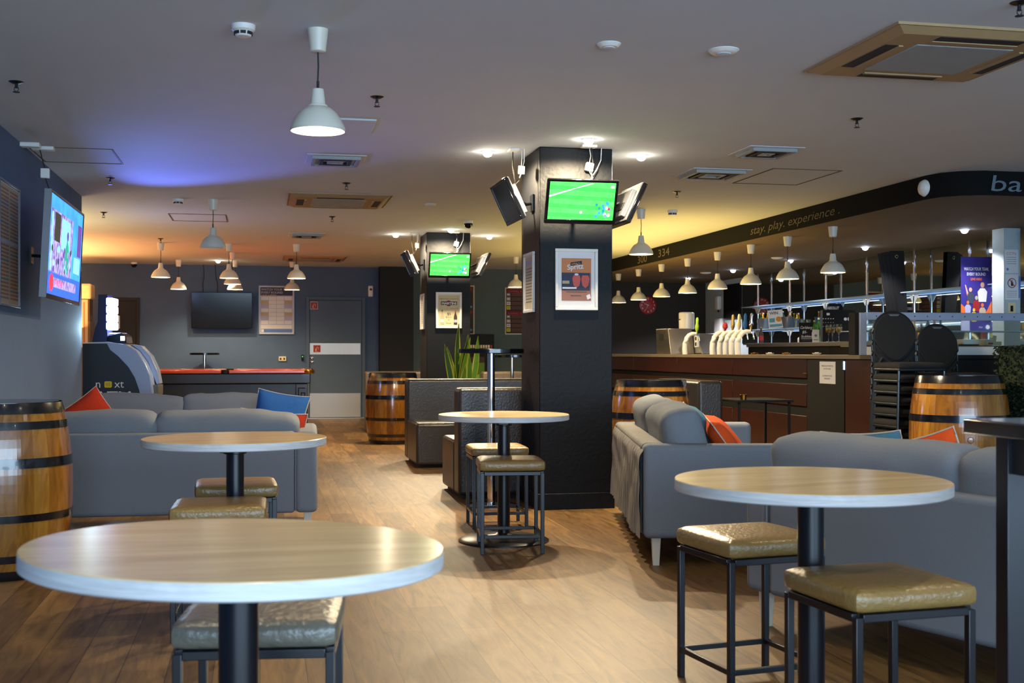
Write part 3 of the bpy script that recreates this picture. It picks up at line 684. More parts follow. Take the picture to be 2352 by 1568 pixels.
for (px, py, w1) in ((1.95, 8.31, 'nearer'), (1.99, 14.50, 'farther')):
    zc = 2.175 if w1 == 'nearer' else 2.175
    tv('screen showing green football pitch on the front of the %s pillar' % w1, (px+.25, py-.22, zc), 0, math.radians(20), on=football, mount=.22)
    tv('tilted dark screen seen edge-on at the left of the %s pillar' % w1, (px-.20, py+.20, zc+.035), -PI/2, math.radians(25), mount=.197, silver=True)
    tv('tilted screen showing its silver back at the right of the %s pillar' % w1, (px+.54+.19, py+.24, zc+.03), PI/2, math.radians(25), mount=.187, silver=True)
    # power adaptors and loose cables of the screens
    for k, (x, y, z, r, l) in enumerate(((px+.36, py-.03, HC-.14, 0, 'white power box hanging above the front screen of the %s pillar'), (px-.10, py+.14, HC-.15, -PI/2, 'white power box hanging above the left screen of the %s pillar'))):
        o = thing('power_adapter', l % w1, 'power adapter', (x, y, z), r)
        make('adapter_body', M().box(-.028, .028, -.02, .02, -.03, .03, 'white_gloss', Matrix.Rotation(.2, 4, 'Y')), o, bevel=.005)
        g = M(); g.tube([(0, 0, .03), (.01, 0, .08), (.0, 0, .14)], .0035, 'white', 6); make('supply_cable', g, o)
        g = M(); g.tube([(0, 0, -.03), (.02, -.02, -.08), (-.02, -.06, -.12), (.0, -.12, -.15)], .0035, 'black' if k else 'white', 6); make('output_cable', g, o)
        g = M(); g.tube([(.09, 0, .14), (.085, 0, .05), (.05, -.01, -.02), (.02, -.02, -.06)], .004, 'white', 6); make('loop_cable', g, o)
    for k, (x, y, a, l) in enumerate(((px+.33, py-.12, 0, 'front'), (px-.16, py+.14, PI/2, 'left'), (px+.56, py+.20, PI/2, 'right'))):
        o = thing('ceiling_socket', 'white flat socket plate on the ceiling over the %s screen of the %s pillar' % (l, w1), 'socket', (x, y, HC), a)
        make('plate', M().box(-.055, .055, -.035, .035, -.018, 0, 'white'), o, bevel=.004); make('cable', M().tube([(.02, 0, -.018), (.03, .0, -.12), (.01, -.02, -.26)], .004, 'white' if k == 2 else 'cord', 6), o)
tv('large lit television showing a blue news picture on the left wall', (-1.335, 8.86, 1.825), PI/2, math.radians(3), w_=1.46, h_=.70, on=news, mount=.29, th=.03, mx_=.35, side=True)
o = thing('television', 'black switched-off television on the far slate wall above the pool table', 'television', (-.62, YB-.13, 1.83))
g = M(Matrix.Rotation(math.radians(4), 4, 'X')); g.box(-.495, .495, -.03, .02, -.30, .30, 'black_gloss'); make('bezel', g, o, bevel=.008)
g = M(Matrix.Rotation(math.radians(4), 4, 'X') @ Matrix.Translation((0, -.031, 0))); g.flat(-.475, -.265, .475, .28, 'black_gloss', 1); make('screen', g, o, smooth=0)
make('wall_bracket', M().box(-.15, .15, .0, .13, -.1, .1, 'black_metal'), o)
for x, l in ((-.92, 'left'), (-.73, 'right')):
    tag(make('hanging_cable', M().tube([(x, YB-.08, HC), (x+.01, YB-.09, 2.4), (x-.01+.05*(l == 'right'), YB-.07, 2.25), (x+.03*(l == 'right'), YB-.10, 2.12)], .006, 'cord', 6)), 'black cable hanging from ceiling to the black far screen, %s one' % l, 'cable')
o = thing('power_adapter', 'small white power box with cables above the blue-lit television', 'power adapter', (-1.50, 9.05, 2.40))
make('adapter_body', M().box(-.03, .03, -.02, .02, -.035, .035, 'white_gloss'), o, bevel=.005)
make('cable', M().tube([(0, 0, .03), (-.02, 0, .1), (-.04, 0, .19)], .004, 'cord', 6).tube([(0, 0, -.03), (.03, 0, -.12), (.06, 0, -.26)], .004, 'cord', 6), o)
make('mount_plate', M().box(-.09, .06, -.03, .05, .165, .19, 'white'), o, bevel=.003)
# ================================================================ round tables and stools
def round_table(u, t, label, tilt=0, base_r=.27, h=.755):
    x, y, _ = P(u, t)
    o = thing('round_table', label, 'table', (x, y, 0), -TH, 'round pedestal tables')
    g = M(); g.lathe([(0, -.033), (.386, -.033), (.39, -.030), (.39, -.002)], 'table_edge_daylit', 96); g.lathe([(.39, -.002), (.388, 0), (0, 0)], 'table_wood', 96)
    make('tabletop', g, o, (0, 0, h), (0, tilt, .35))
    g = M(); g.cyl(0, 0, .04, h-.05, .0375, 'black_metal', n=32); make('column', g, o)
    make('top_plate', M().box(-.15, .15, -.03, .03, h-.055, h-.045 if tilt else h-.034, 'black_metal').box(-.03, .03, -.15, .15, h-.056, h-.044 if tilt else h-.035, 'black_metal').cyl(0, 0, h-.07, h-.045, .05, 'black_metal'), o, bevel=.003)
    make('base', M().lathe([(base_r, 0), (base_r, .008), (base_r*.93, .018), (base_r*.5, .030), (.055, .040), (.04, .05), (0, .05)], 'black_metal', 48), o)
    return o
round_table(548, 2.275, 'large round wooden table nearest the camera at the lower left', tilt=math.radians(1.7))
round_table(1862, 3.46, 'round wooden table at the right with bright lamp reflections, beside the long grey sofa')
round_table(540, 5.17, 'round wooden table behind the front left one, in front of the grey sofa')
round_table(1157, 7.14, 'small-looking round pale table in front of the black pillar')
def stool(x, t, yaw, label, seat='vinyl', proto={}):
    X_, Y_ = x*CS+t*SN, -x*SN+t*CS
    if seat in proto: return dup(proto[seat], (X_, Y_, 0), yaw-TH, label)
    o = thing('low_stool', label, 'stool', (X_, Y_, 0), yaw-TH, 'square padded low stools')
    s = .168; b = .0105
    g = rounded(.37, .37, .062, .022, .006, seat); make('seat', g, o, (0, 0, .49))
    for sx in (-1, 1):
        for sy in (-1, 1): make('leg', M().box(sx*s-b, sx*s+b, sy*s-b, sy*s+b, 0, .452, 'black_metal'), o, bevel=.002)
    g = M()
    for sy in (-1, 1): g.box(-s+b, s-b, sy*s-b, sy*s+b, .438, .459, 'black_metal'); g.box(sy*s-b, sy*s+b, -s+b, s-b, .438, .459, 'black_metal')
    make('seat_rail', g, o, bevel=.002)
    for sy in (-1, 1):
        make('stretcher', M().box(-s+b, s-b, sy*s-b*.8, sy*s+b*.8, .088, .106, 'black_metal'), o, bevel=.002)
        make('stretcher', M().box(sy*s-b*.8, sy*s+b*.8, -s+b, s-b, .088, .106, 'black_metal'), o, bevel=.002)
    proto[seat] = o
    return o
R_ = math.radians
stool((605-1176)/F*2.84, 2.84, R_(5), 'stool under the front left round table, crinkled silvery padded edge lit by daylight', 'vinyl_grey')
stool(-1.176, 4.82, R_(11), 'stool in front of the second left round table, tan worn seat')
stool(-1.29, 5.60, R_(14), 'dark looking stool behind the column of the second left round table, against the sofa back')
stool(-.012, 6.83, R_(5), 'stool with blue lit legs standing in front of the table by the black pillar')
stool(-.10, 7.79, R_(9), 'stool half hidden behind the column of the table by the black pillar')
stool(.80, 4.04, R_(20), 'greyish padded stool on the left of the right-hand round table')
stool(.985, 3.235, R_(17), 'bright tan padded stool at the lower right under the right-hand round table')

# ================================================================ sofas
def sofa(label, loc, rot, L=2.0, D=.93, n=2, rear='fabric', lean=12, tops=None, ct=.80, cs=0, cy=.235):
    o = thing('sofa', label, 'sofa', loc, rot, 'grey fabric sofas'); A = .135
    make('arm', M().box(0, A, 0, D, .146, .64, 'fabric'), o, bevel=.032, seg=4); make('arm', M().box(L-A, L, 0, D, .146, .64, 'fabric'), o, bevel=.032, seg=4)
    make('back_panel', M().box(A, L-A, 0, .13, .146, .64, rear), o, bevel=.025, seg=4)
    if rear != 'fabric':
        vv = []; ff = []; nx_, nz_ = 110, 16
        for i in range(nx_+1):
            for j in range(nz_+1):
                x = .01+(L-.02)*i/nx_; z = .135+.475*j/nz_; f = 1-j/nz_
                y = -.012-.013*(.35+.65*f)*(abs(math.sin(x*19+1.3*math.sin(z*6)+x*x*2))**.7+.5*math.sin(x*41+z*9))-.004*math.sin(z*30+x*8)*(1-f)
                vv.append((x, y-.002 if j < nz_ else 0.0, z+.012*math.sin(x*7)*(j == 0)))
        for i in range(nx_):
            for j in range(nz_): q0 = i*(nz_+1)+j; ff.append((q0, q0+nz_+1, q0+nz_+2, q0+1))
        make('loose_cover', M().add(vv, ff, rear), o, smooth=70, label='creased loose back cover')
    make('seat_base', M().box(A, L-A, .13, D-.02, .146, .30, 'fabric'), o, bevel=.015, seg=3)
    w_ = (L-2*A)/n
    for k in range(n):
        g = rounded(w_-.008, D-.14, .15, .04, .012, 'fabric'); make('seat_cushion', g, o, (A+w_*(k+.5), .13+(D-.14)/2, .37))
        tp = tops[k] if tops else 0
        g = rounded(w_+.03, .21, .44, .06, .024, 'fabric', Matrix.Rotation(R_(lean), 4, 'X') @ Matrix.Rotation(R_(tp), 4, 'Y'), wob=.005, seed=k+int(loc[0]*10))
        make('back_cushion', g, o, (A+cs+w_*(k+.5), cy, ct-.225))
    for x in (.06, L-.06):
        for y in (.07, D-.07):
            g = M(); g.lathe([(.024, 0), (.034, .15)], 'pale_wood', 4, Matrix.Translation((x, y, 0)) @ Matrix.Rotation(PI/4, 4, 'Z')); make('leg', g, o, label='pale wooden leg', bevel=.002)
    for x in (A*.98, L-A*.98): make('seam_piping', M().tube([(x, -.001, .16), (x, -.001, .62)], .004, 'fabric', 6), o)
    return o
L1 = 1.93; ra = -.04
sofa('grey fabric sofa seen from behind at the left, in front of the black ATM side', (.344-L1*math.cos(ra), 7.385-L1*math.sin(ra), 0), ra, L1, tops=(-1.5, .8), ct=.755)
L2 = 1.86; r2 = PI-.16
sofa('grey sofa facing the camera at the left, holding red and blue cushions', (.34, 10.52, 0), r2, L2, tops=(-1, -3), lean=9, ct=.765)
nx, ny = 1.963, 5.984; fx, fy = 2.43, 8.05
r3 = math.atan2(ny-fy, nx-fx)
sofa('grey sofa with creased loose back cover beside the black pillar, seen from its side', (fx, fy, 0), r3, math.hypot(nx-fx, ny-fy), rear='fabric_creased', ct=.825, cy=.25)
X4, Y4 = .955*CS+4.93*SN, -.955*SN+4.93*CS
d4 = (.53*CS-.85*SN, -.53*SN-.85*CS); r4 = math.atan2(d4[1], d4[0])
sofa('long grey sofa at the right edge, its back towards the round table', (X4, Y4, 0), r4, 2.1, n=2, ct=.785, cs=-.08, cy=.20, lean=7)
def cushion(m, s, th, label, loc, rot):
    a, b = throw_cushion(s, th, m, int(loc[1]*10))
    o = thing('throw_cushion', label, 'cushion', loc, rot, 'loose coloured cushions')
    make('cushion_cover', a, o, smooth=60); make('piping', b, o, label='pale piping'); return o
def onsofa(base, rot, x, y, z): return (base[0]+x*math.cos(rot)-y*math.sin(rot), base[1]+x*math.sin(rot)+y*math.cos(rot), z)
S1 = (.344-L1*math.cos(ra), 7.385-L1*math.sin(ra)); S3 = (fx, fy); S4 = (X4, Y4)
cushion('fabric_red', .42, .14, 'red cushion standing on one corner on the far left sofa, beside the left wall', P(206, 9.9, .555), (R_(-12), R_(-36), -TH+.35))
cushion('fabric_blue', .44, .15, 'blue cushion on the far left sofa in front of the pool table leg', P(640, 9.75, .585), (R_(-15), R_(9), -TH-.1))
cushion('fabric_red', .42, .13, 'red cushion tip peeping out at the right end of the near left sofa', onsofa(S1, ra, 1.64, .46, .545), (R_(14), R_(6), ra))
cushion('fabric_teal', .45, .15, 'teal cushion between the grey back cushion and the orange cushion on the creased sofa', onsofa(S3, r3, 1.30, .42, .60), (R_(24), R_(4), r3-.05))
cushion('fabric_orange', .46, .15, 'orange cushion with pale piping leaning beside the teal one on the creased sofa', onsofa(S3, r3, 1.45, .56, .56), (R_(36), R_(3), r3-.05))
cushion('fabric_orange', .42, .14, 'orange cushion tip rising above the long right sofa', onsofa(S4, r4, .62, .38, .60), (R_(16), R_(-14), r4))
cushion('fabric_teal', .42, .13, 'teal cushion edge above the long right sofa, left of the orange tip', onsofa(S4, r4, .30, .42, .60), (R_(16), R_(-4), r4))

# ================================================================ barrels
def barrel(u, t, label, sr=1.0, sz=1.0, bung=None, rot=0):
    x, y, _ = P(u, t)
    o = thing('wooden_barrel', label, 'barrel', (x, y, 0), -TH+rot, 'varnished wooden barrels')
    h = .87*sz; R0 = .295*sr; R1 = .352*sr
    rr = lambda z: R0+(R1-R0)*(1-((z-h/2)/(h/2))**2)**.9
    n = 26*4; rnd = random.Random(int(u)); st_ = [rnd.choice(['stave_a', 'stave_a', 'stave_b', 'stave_c']) for _ in range(26)]
    zs = [h*k/20 for k in range(21)]
    g = M(); g.lathe([(rr(z), z) for z in zs], None, n, mfun=lambda j: st_[(j//4) % 26]); make('staves', g, o, smooth=50)
    make('barrel_head', M().lathe([(rr(h)-.012, h-.03), (0, h-.03)], 'black', 40).lathe([(R0-.012, h-.03), (R0-.012, h+.002), (R0+.002, h+.002)], 'hoop', 40), o)
    for a, b in ((0, .052), (.090, .128), (.270, .318), (.545, .582), (.745, .782), (.822, .87)):
        z1 = h-a*sz; z0 = h-b*sz; k = 4
        pr = [(rr(z0+(z1-z0)*i/k)+.0045, z0+(z1-z0)*i/k) for i in range(k+1)]
        make('hoop', M().lathe([(rr(z0)-.002, z0)]+pr+[(rr(z1)-.002, z1)], 'hoop', 64), o, label='black metal hoop')
        if .05 < a < .6:
            g = M()
            for q in (0, .035): g.lathe([(.006, 0), (.005, .003), (0, .004)], 'hoop', 10, Matrix.Rotation(R_(-80), 4, 'Z') @ Matrix.Translation(((rr((z0+z1)/2)+.0045), q-.02, (z0+z1)/2)) @ Matrix.Rotation(PI/2, 4, 'Y'))
            make('rivet', g, o)
    if bung is not None:
        g = M(); g.lathe([(.020, 0), (.019, .004), (0, .005)], 'stave_c', 20, Matrix.Rotation(bung, 4, 'Z') @ Matrix.Translation((R1-.001, 0, h/2)) @ Matrix.Rotation(PI/2, 4, 'Y'))
        g.tube([tuple(Matrix.Rotation(bung, 4, 'Z') @ Vector((R1+.002, .021*math.cos(q*PI/8), h/2+.021*math.sin(q*PI/8)))) for q in range(16)], .002, 'p_choc', 5, True)
        make('bung', g, o, label='round wooden bung')
    return o
barrel(5, 6.12, 'large wooden barrel at the left edge beside the near grey sofa', sr=.968, bung=R_(-78))
barrel(902, 14.9, 'wooden barrel at the left end of the dark leather booths', sr=.965)
barrel(1495, 10.35, 'barrel top with black bands just right of the nearer pillar, behind the creased sofa', sr=1.0, sz=1.02)
barrel(2203, 9.2, 'wooden barrel at the right in front of the stacked chairs and beside the hedge', sr=1.05, sz=1.09, bung=R_(-98))

# ================================================================ leather booths
def booth(label, x0, y0, L, D=.85, flip=False, rot=0, m='leather', h=.85):
    o = thing('booth_bench', label, 'booth', (x0, y0, 0), rot, 'dark leather booth benches'); B = .24
    # local: seat front at y=0, backrest at y=D
    if flip: ys = (B, D, 0, B)
    else: ys = (0, D-B, D-B, D)
    make('bench_seat', M().box(0, L, ys[0], ys[1], .03, .44, m), o, bevel=.03, seg=4)
    make('backrest', M().box(0, L, ys[2], ys[3], .03, h, m), o, bevel=.03, seg=4)
    make('plinth', M().box(.04, L-.04, .05, D-.05, 0, .03, 'black'), o)
    g = M(); g.tube([(.03, ys[0]-.001 if not flip else ys[1]+.001, .405), (L-.03, ys[0]-.001 if not flip else ys[1]+.001, .405)], .004, m, 6); make('seam', g, o)
    return o
booth('dark leather booth bench facing the camera behind the round pale table', 1.48, 11.52, 1.85, .98)
booth('dark leather booth bench turned away from the camera beside the nearer pillar', 1.48, 9.0, 1.15, .85, flip=True)
booth('brown leather booth end just behind the left side of the far barrel', 1.49, 16.7, .9, .9, m='leather_brown')
booth('brown leather booth back in the gap between the pillars near the green wall', 3.0, 15.7, .58, .7, m='leather_brown', h=.86)
booth('dark leather booth bench in front of the bar beside the right barrel', 4.2, 10.45, 1.2, .8, rot=PI/2, m='leather', h=.86, flip=True)

# ================================================================ bar height tables
def bar_table(label, x, y, r, h=1.15, pole=.028, chrome=True, top='black_gloss'):
    o = thing('high_bar_table', label, 'bar table', (x, y, 0), 0, 'high round bar tables')
    make('tabletop', M().lathe([(0, h-.034), (r-.004, h-.034), (r, h-.03), (r, h-.004), (r-.004, h), (0, h)], top, 56), o)
    make('pole', M().cyl(0, 0, .02, h-.034, pole, 'chrome', n=28), o, label='chrome pole')
    make('base', M().lathe([(r*.8, 0), (r*.8, .006), (r*.5, .014), (pole*1.6, .02), (0, .02)], 'chrome', 40), o)
bar_table('high round black table with chrome pole just left of the nearer pillar', 1.665, 8.655, .243)
bar_table('thin high table standing behind the black one, only its brass toned pole showing', P(1176, 13.9)[0], P(1176, 13.9)[1], .28, 1.10, .020)
bar_table('high round table in front of the far slate wall above the pool table edge', P(470, 19.7)[0], P(470, 19.7)[1], .24, 1.12, .028)
# tall dark table at the right edge
o = thing('tall_table', 'tall dark rectangular table cut by the right edge of the picture', 'table', (1.575, 1.55, 0))
make('tabletop', M().box(0, .85, 0, .92, .935, .97, 'black_gloss'), o, bevel=.004)
make('apron', M().box(.06, .79, .06, .08, .85, .935, 'black_metal').box(.06, .79, .84, .86, .85, .935, 'black_metal').box(.06, .08, .08, .84, .85, .935, 'black_metal').box(.77, .79, .08, .84, .85, .935, 'black_metal'), o, bevel=.002)
for x in (.05, .755):
    for y in (.05, .825): make('leg', M().box(x, x+.045, y, y+.045, 0, .935, 'black_metal'), o, bevel=.002)

# ================================================================ pool table
xl, yl, _ = P(314, 16.2); xr, yr, _ = P(707, 16.2)
o = thing('pool_table', 'dark pool table with red wooden rails and brass corners at the back left', 'pool table', (xl, (yl+yr)/2, 0), -.03)
Lp = 2.34; Wp = 1.36; zt = .885
make('playing_bed', M().box(.10, Lp-.10, .10, Wp-.10, zt-.06, zt-.03, 'felt_red'), o, label='red cloth bed')
for (a, b, c_, d_) in ((.10, Lp/2-.05, 0, .12), (Lp/2+.05, Lp-.10, 0, .12), (.10, Lp/2-.05, Wp-.12, Wp), (Lp/2+.05, Lp-.10, Wp-.12, Wp), (0, .12, .10, Wp-.10), (Lp-.12, Lp, .10, Wp-.10)):
    make('rail', M().box(a, b, c_, d_, zt-.045, zt, 'mahogany_rail'), o, bevel=.01, seg=3, label='reddish varnished rail')
for x, y in ((.055, .055), (Lp-.055, .055), (.055, Wp-.055), (Lp-.055, Wp-.055)):
    make('corner_casting', M().lathe([(.075, zt-.05), (.08, zt-.04), (.08, zt-.005), (.07, zt+.004), (.045, zt+.004), (.04, zt-.03), (0, zt-.03)], 'brass', 24, Matrix.Translation((x, y, 0))), o, label='brass corner')
for y in (.05, Wp-.05): make('side_pocket', M().lathe([(.05, zt-.045), (.052, zt+.003), (.035, zt+.003), (.032, zt-.05), (0, zt-.05)], 'black', 20, Matrix.Translation((Lp/2, y, 0))), o)
make('apron', M().box(.03, Lp-.03, .03, Wp-.03, .70, zt-.045, 'dark_wood'), o, bevel=.012, seg=3)
make('cabinet', M().box(.12, Lp-.12, .10, Wp-.10, .30, .70, 'dark_wood'), o, bevel=.01)
for x in (.07, Lp-.23):
    for y in (.05, Wp-.21):
        l_ = make('leg', M().box(x, x+.16, y, y+.16, 0, .70, 'dark_wood'), o, bevel=.01)
        g = M()
        g.box(x+.03, x+.13, y-.008, y, .63, .645, 'black'); g.box(x+.03, x+.045, y-.008, y, .35, .63, 'black'); g.box(x+.03, x+.13, y-.008, y, .335, .35, 'black'); g.box(x+.115, x+.13, y-.008, y, .35, .58, 'black'); g.box(x+.07, x+.115, y-.008, y, .565, .58, 'black'); g.box(x+.07, x+.085, y-.008, y, .40, .565, 'black')
        make('fret_moulding', g, l_, bevel=.002)

# ================================================================ cash machine
ax, ay, _ = P(190, 12.35)
o = thing('cash_machine', 'dark cash machine with silver curved front behind the left wall corner', 'cash machine', (ax, ay, 0), -.06)
q = lambda u, v: ((u-190)*.00455, 1.12-(v-810)*.00455)
outer = [q(190, 787), q(245, 785), q(285, 791), q(308, 806), q(326, 832), q(338, 860), q(343, 890), q(345, 915), (.70, .45), (.66, 0), (0, 0)]
inner = [q(190, 789), q(243, 789), q(250, 803), q(268, 818), q(290, 842), q(304, 866), q(314, 895), q(320, 925), (.585, .40), (.56, .02), (.004, .02)]
make('machine_body', M().prism(outer[::-1], 0, .50, 'atm_silver'), o, bevel=.012, seg=3)
make('side_panel', M().prism(inner[::-1], -.012, 0, 'atm_dark'), o, bevel=.003)
c2 = [q(286, 790), q(310, 794), q(332, 818), q(346, 850), q(352, 882), q(345, 884), q(326, 832), q(308, 806)]
make('fascia_wing', M().prism(c2[::-1], .22, .46, 'atm_silver'), o, bevel=.006)
make('keypad_shelf', M().prism([q(338, 884), q(354, 884), q(354, 905), q(342, 935), q(338, 935)][::-1], .08, .42, 'vinyl_grey'), o, bevel=.005)
make('topper_column', M().prism([q(206, 787), q(212, 755), q(218, 740), q(219, 676), q(240, 676), q(240, 787)][::-1], .10, .40, 'atm_navy'), o, bevel=.006)
g = M()
for k in range(4): g.box(.215, .285, .09, .41, q(0, 757)[1]+.085*k-.0, q(0, 757)[1]+.085*k+.078, 'em_led')
make('lit_topper_sign', g, o, bevel=.012, seg=3, label='glowing blue-white topper panel')
make('screen_hood', M().prism([q(240, 787), q(243, 771), q(272, 764), q(282, 772), q(284, 788)][::-1], .05, .44, 'black_gloss'), o, bevel=.006)
make('hood_lamp', M().box(q(271, 0)[0], q(280, 0)[0], .04, .052, q(0, 782)[1], q(0, 772)[1], 'em_led').box(q(246, 0)[0], q(272, 0)[0], .06, .4, q(0, 766)[1], q(0, 766)[1]+.008, 'em_led'), o, label='small white lamp')
g = M(Matrix.Translation((0, -.0125, 0)))
zx = q(0, 889)[1]; g.text('n', q(224, 0)[0], zx, .115, 'paper', 1); g.text('xt', q(270, 0)[0], zx, .115, 'paper', 1)
xc = q(246, 0)[0]; g.fpoly([(xc-.03, zx), (xc+.03, zx), (xc+.037, zx+.01), (xc+.037, zx+.055), (xc+.03, zx+.065), (xc-.03, zx+.065), (xc-.037, zx+.055), (xc-.037, zx+.01)], 'p_yellow', 1)
for dz in (.018, .032, .046): g.flat(xc-.03, zx+dz, xc+.03, zx+dz+.002, 'p_choc', 2)
g.flat(xc-.012, zx+.012, xc-.010, zx+.054, 'p_choc', 2); g.flat(xc+.010, zx+.012, xc+.012, zx+.054, 'p_choc', 2)
g.text('ATM', q(256, 0)[0], q(0, 927)[1], .19, 'paper', 1, width=.36, bold=.003)
make('side_lettering', g, o, smooth=0, label='white lettering next ATM with a yellow chip square')
# upright machine behind the wall corner
gx, gy, _ = P(197, 18.0)
o = thing('upright_game_machine', 'narrow upright machine with cream header seen just right of the blue-lit television', 'game machine', (gx-.42, gy, 0), 0)
make('machine_cabinet', M().box(0, .48, 0, .5, 0, 1.6, 'leather_brown'), o, bevel=.01); make('side_print', M().box(.05, .45, -.008, 0, 1.2, 1.92, 'p_tan').flat(.30, 1.25, .34, 1.88, 'p_choc', 10).flat(.385, 1.25, .41, 1.88, 'p_brown', 10), o); make('screen_column', M().box(.02, .47, .02, .4, 1.6, 1.93, 'leather_brown'), o)
make('header_box', M().box(-.02, .50, -.02, .42, 1.93, 2.16, 'cream'), o, bevel=.03, seg=3, label='cream header')
# vending cabinet by the green wall
o = thing('vending_machine', 'dark vending machine with a strip of lit buttons against the green wall', 'vending machine', (3.50, 20.2, 0))
make('cabinet', M().box(0, .44, 0, .45, 0, 1.44, 'black'), o, bevel=.008); make('front_artwork', M().flat(.0, .35, .27, 1.05, 'p_green', 6).flat(.0, .35, .18, .75, 'p_lgreen', 8).flat(.02, .75, .12, .86, 'paper', 10).flat(.0, .95, .27, 1.05, 'p_choc', 9), o, smooth=0)
for k in range(9): make('selection_button', M().box(.02+.044*k, .052+.044*k, -.012, 0, 1.20, 1.255, 'cream' if k < 8 else 'sign_red'), o, bevel=.003)
# snake plant
px_, py_, _ = P(1062, 13.1)
o = thing('snake_plant', 'snake plant with yellow edged leaves behind the leather booth', 'potted plant', (px_, py_, 0))
make('plant_pot', M().lathe([(.11, 0), (.16, .40), (.165, .44), (.15, .44), (.145, .41), (0, .41)], 'pot', 28), o); make('soil', M().lathe([(.145, .415), (0, .42)], 'soil', 20), o)
rnd = random.Random(11)
for (tu, tv_, bu, w_, m2) in ((1057, 743, 1060, .042, 'leaf'), (1029, 805, 1045, .04, 'leaf'), (1024, 790, 1047, .036, 'leaf'), (1031, 796, 1052, .038, 'leaf'), (1072, 768, 1060, .036, 'leaf'), (1078, 775, 1062, .036, 'leaf_light'), (1099, 771, 1066, .034, 'leaf_light'), (1070, 836, 1055, .036, 'leaf_light'), (1081, 812, 1060, .036, 'leaf_light'), (1048, 800, 1055, .036, 'leaf'), (1064, 800, 1058, .036, 'leaf_light')):
    tt = 13.1+rnd.uniform(-.12, .12); top = Vector(P(tu, tt, H+(810-tv_)/F*tt)); bot = Vector(P(bu, 13.1, .41)); bot.y += rnd.uniform(-.06, .06)
    a = rnd.uniform(-.7, .7); sd = Vector((math.cos(a), math.sin(a), 0)); nrm = Vector((-sd.y, sd.x, 0)); N = 12
    vv = []; ve = []
    for i in range(N+1):
        f = i/N; p = bot.lerp(top, f)+nrm*.03*math.sin(f*PI)+sd*.02*math.sin(f*4+tu); ww = w_*(.55+.55*math.sin(min(1, f*1.35)*PI/2))*(1-max(0, (f-.55)/.45)**2.2)+.0008
        vv.append((p, ww))
    g = M(); e = M()
    for side, mm, k0, k1 in ((0, m2, -.66, .66), (1, 'leaf_edge', .66, 1), (2, 'leaf_edge', -1, -.66)):
        vs = []; fs = []
        for p, ww in vv:
            for k in (k0, k1):
                vs.append(tuple(p+sd*ww*k+nrm*(.012*(1-k*k))-Vector((px_, py_, 0)))); 
            for k in (k0, k1): vs.append(tuple(p+sd*ww*k+nrm*(.012*(1-k*k)+.004)-Vector((px_, py_, 0))))
        for i in range(N):
            b_ = i*4; c_ = b_+4
            fs += [(b_, b_+1, c_+1, c_), (b_+2, c_+2, c_+3, b_+3), (b_, c_, c_+2, b_+2), (b_+1, b_+3, c_+3, c_+1)]
        (g if side == 0 else e).add(vs, fs, mm)
    lf = make('leaf', g, o, smooth=50); make('leaf_margin', e, lf, smooth=50, label='yellow leaf margin')
# clock
o = thing('wall_clock', 'round red wall clock on the dark wall behind the farthest bar pendants', 'clock', (6.856, YB, 1.98))
make('clock_face', M().lathe([(.16, 0), (.16, .03), (.145, .036), (0, .03)], 'red', 40, Matrix.Rotation(PI/2, 4, 'X')), o)
g = M(Matrix.Translation((0, -.036, 0)))
for k in range(12): a = k*PI/6; g.text(str(12 if k == 0 else k), .118*math.sin(a), .118*math.cos(a)-.014, .045, 'white', 1, bold=.001)
make('numerals', g, o, smooth=0)
g = M(Matrix.Translation((0, -.04, 0))); g.fpoly([(0, .006), (-.07, .03), (-.072, .024), (0, -.006)], 'white', 1); g.fpoly([(-.004, 0), (-.05, -.09), (-.046, -.092), (.004, 0)], 'white', 2); g.fdisc(0, 0, .01, 'white', 3); make('clock_hand', g, o, smooth=0)
# ================================================================ the bar
o = thing('bar_counter', 'long dark bar counter with reddish brown front panels', 'bar counter', (5.4, 9.85, 0))
LB = 10.8
make('counter_body', M().box(.05, .60, 0, LB, 0, 1.06, 'bar_dark').box(.6, 1.65, 0, .6, 0, 1.06, 'bar_dark'), o)
make('counter_top', M().box(-.02, .64, .0, LB, 1.06, 1.10, 'counter_top'), o, bevel=.004, label='thin pale edged counter top')
make('counter_top', M().box(-.02, 1.65, -.02, 0, 1.06, 1.10, 'bar_dark').box(.64, 1.65, 0, .6, 1.06, 1.10, 'bar_dark'), o, bevel=.004)
def panels(z0, z1, name, m, x0, segs):
    for a, b in segs: make(name, M().box(x0, .05, a+.004, b-.004, z0, z1, m), o, bevel=.003)
seg = [(1.36, 3.3), (3.3, 5.2), (5.2, 7.1), (7.1, 9.0), (9.0, 10.8)]
panels(.865, 1.06, 'upper_panel', 'mahogany', 0, seg); panels(.58, .80, 'middle_panel', 'mahogany', .0, seg); panels(.02, .48, 'lower_panel', 'mahogany', .0, seg)
make('recess_band', M().box(.03, .05, 1.36, LB, .80, .865, 'black').box(.03, .05, 1.36, LB, .48, .58, 'black'), o)
make('service_door', M().box(.0, .05, .57, 1.35, .02, 1.055, 'black'), o, bevel=.003, label='plain dark service door')
make('door_latch', M().box(-.012, 0, 1.34, 1.42, .905, .92, 'brass'), o)
for z in (.96, .10): make('hinge', M().cyl(-.008, .575, z, z+.08, .010, 'chrome', n=10).box(-.003, 0, .55, .60, z, z+.08, 'chrome'), o)
make('end_panel', M().box(.0, .05, 0, .55, .02, 1.055, 'mahogany').box(0, 1.65, -.02, 0, .02, 1.055, 'bar_dark'), o, bevel=.003)
g = M(); g.box(0, .33, 0, .003, 0, .215, 'paper')
for i, t in enumerate(('PERSONS NOT PERMITTED', 'IN THIS AREA')): g.text(t, .165, .165-.028*i, .02, 'ink', 1, width=(.24, .15)[i])
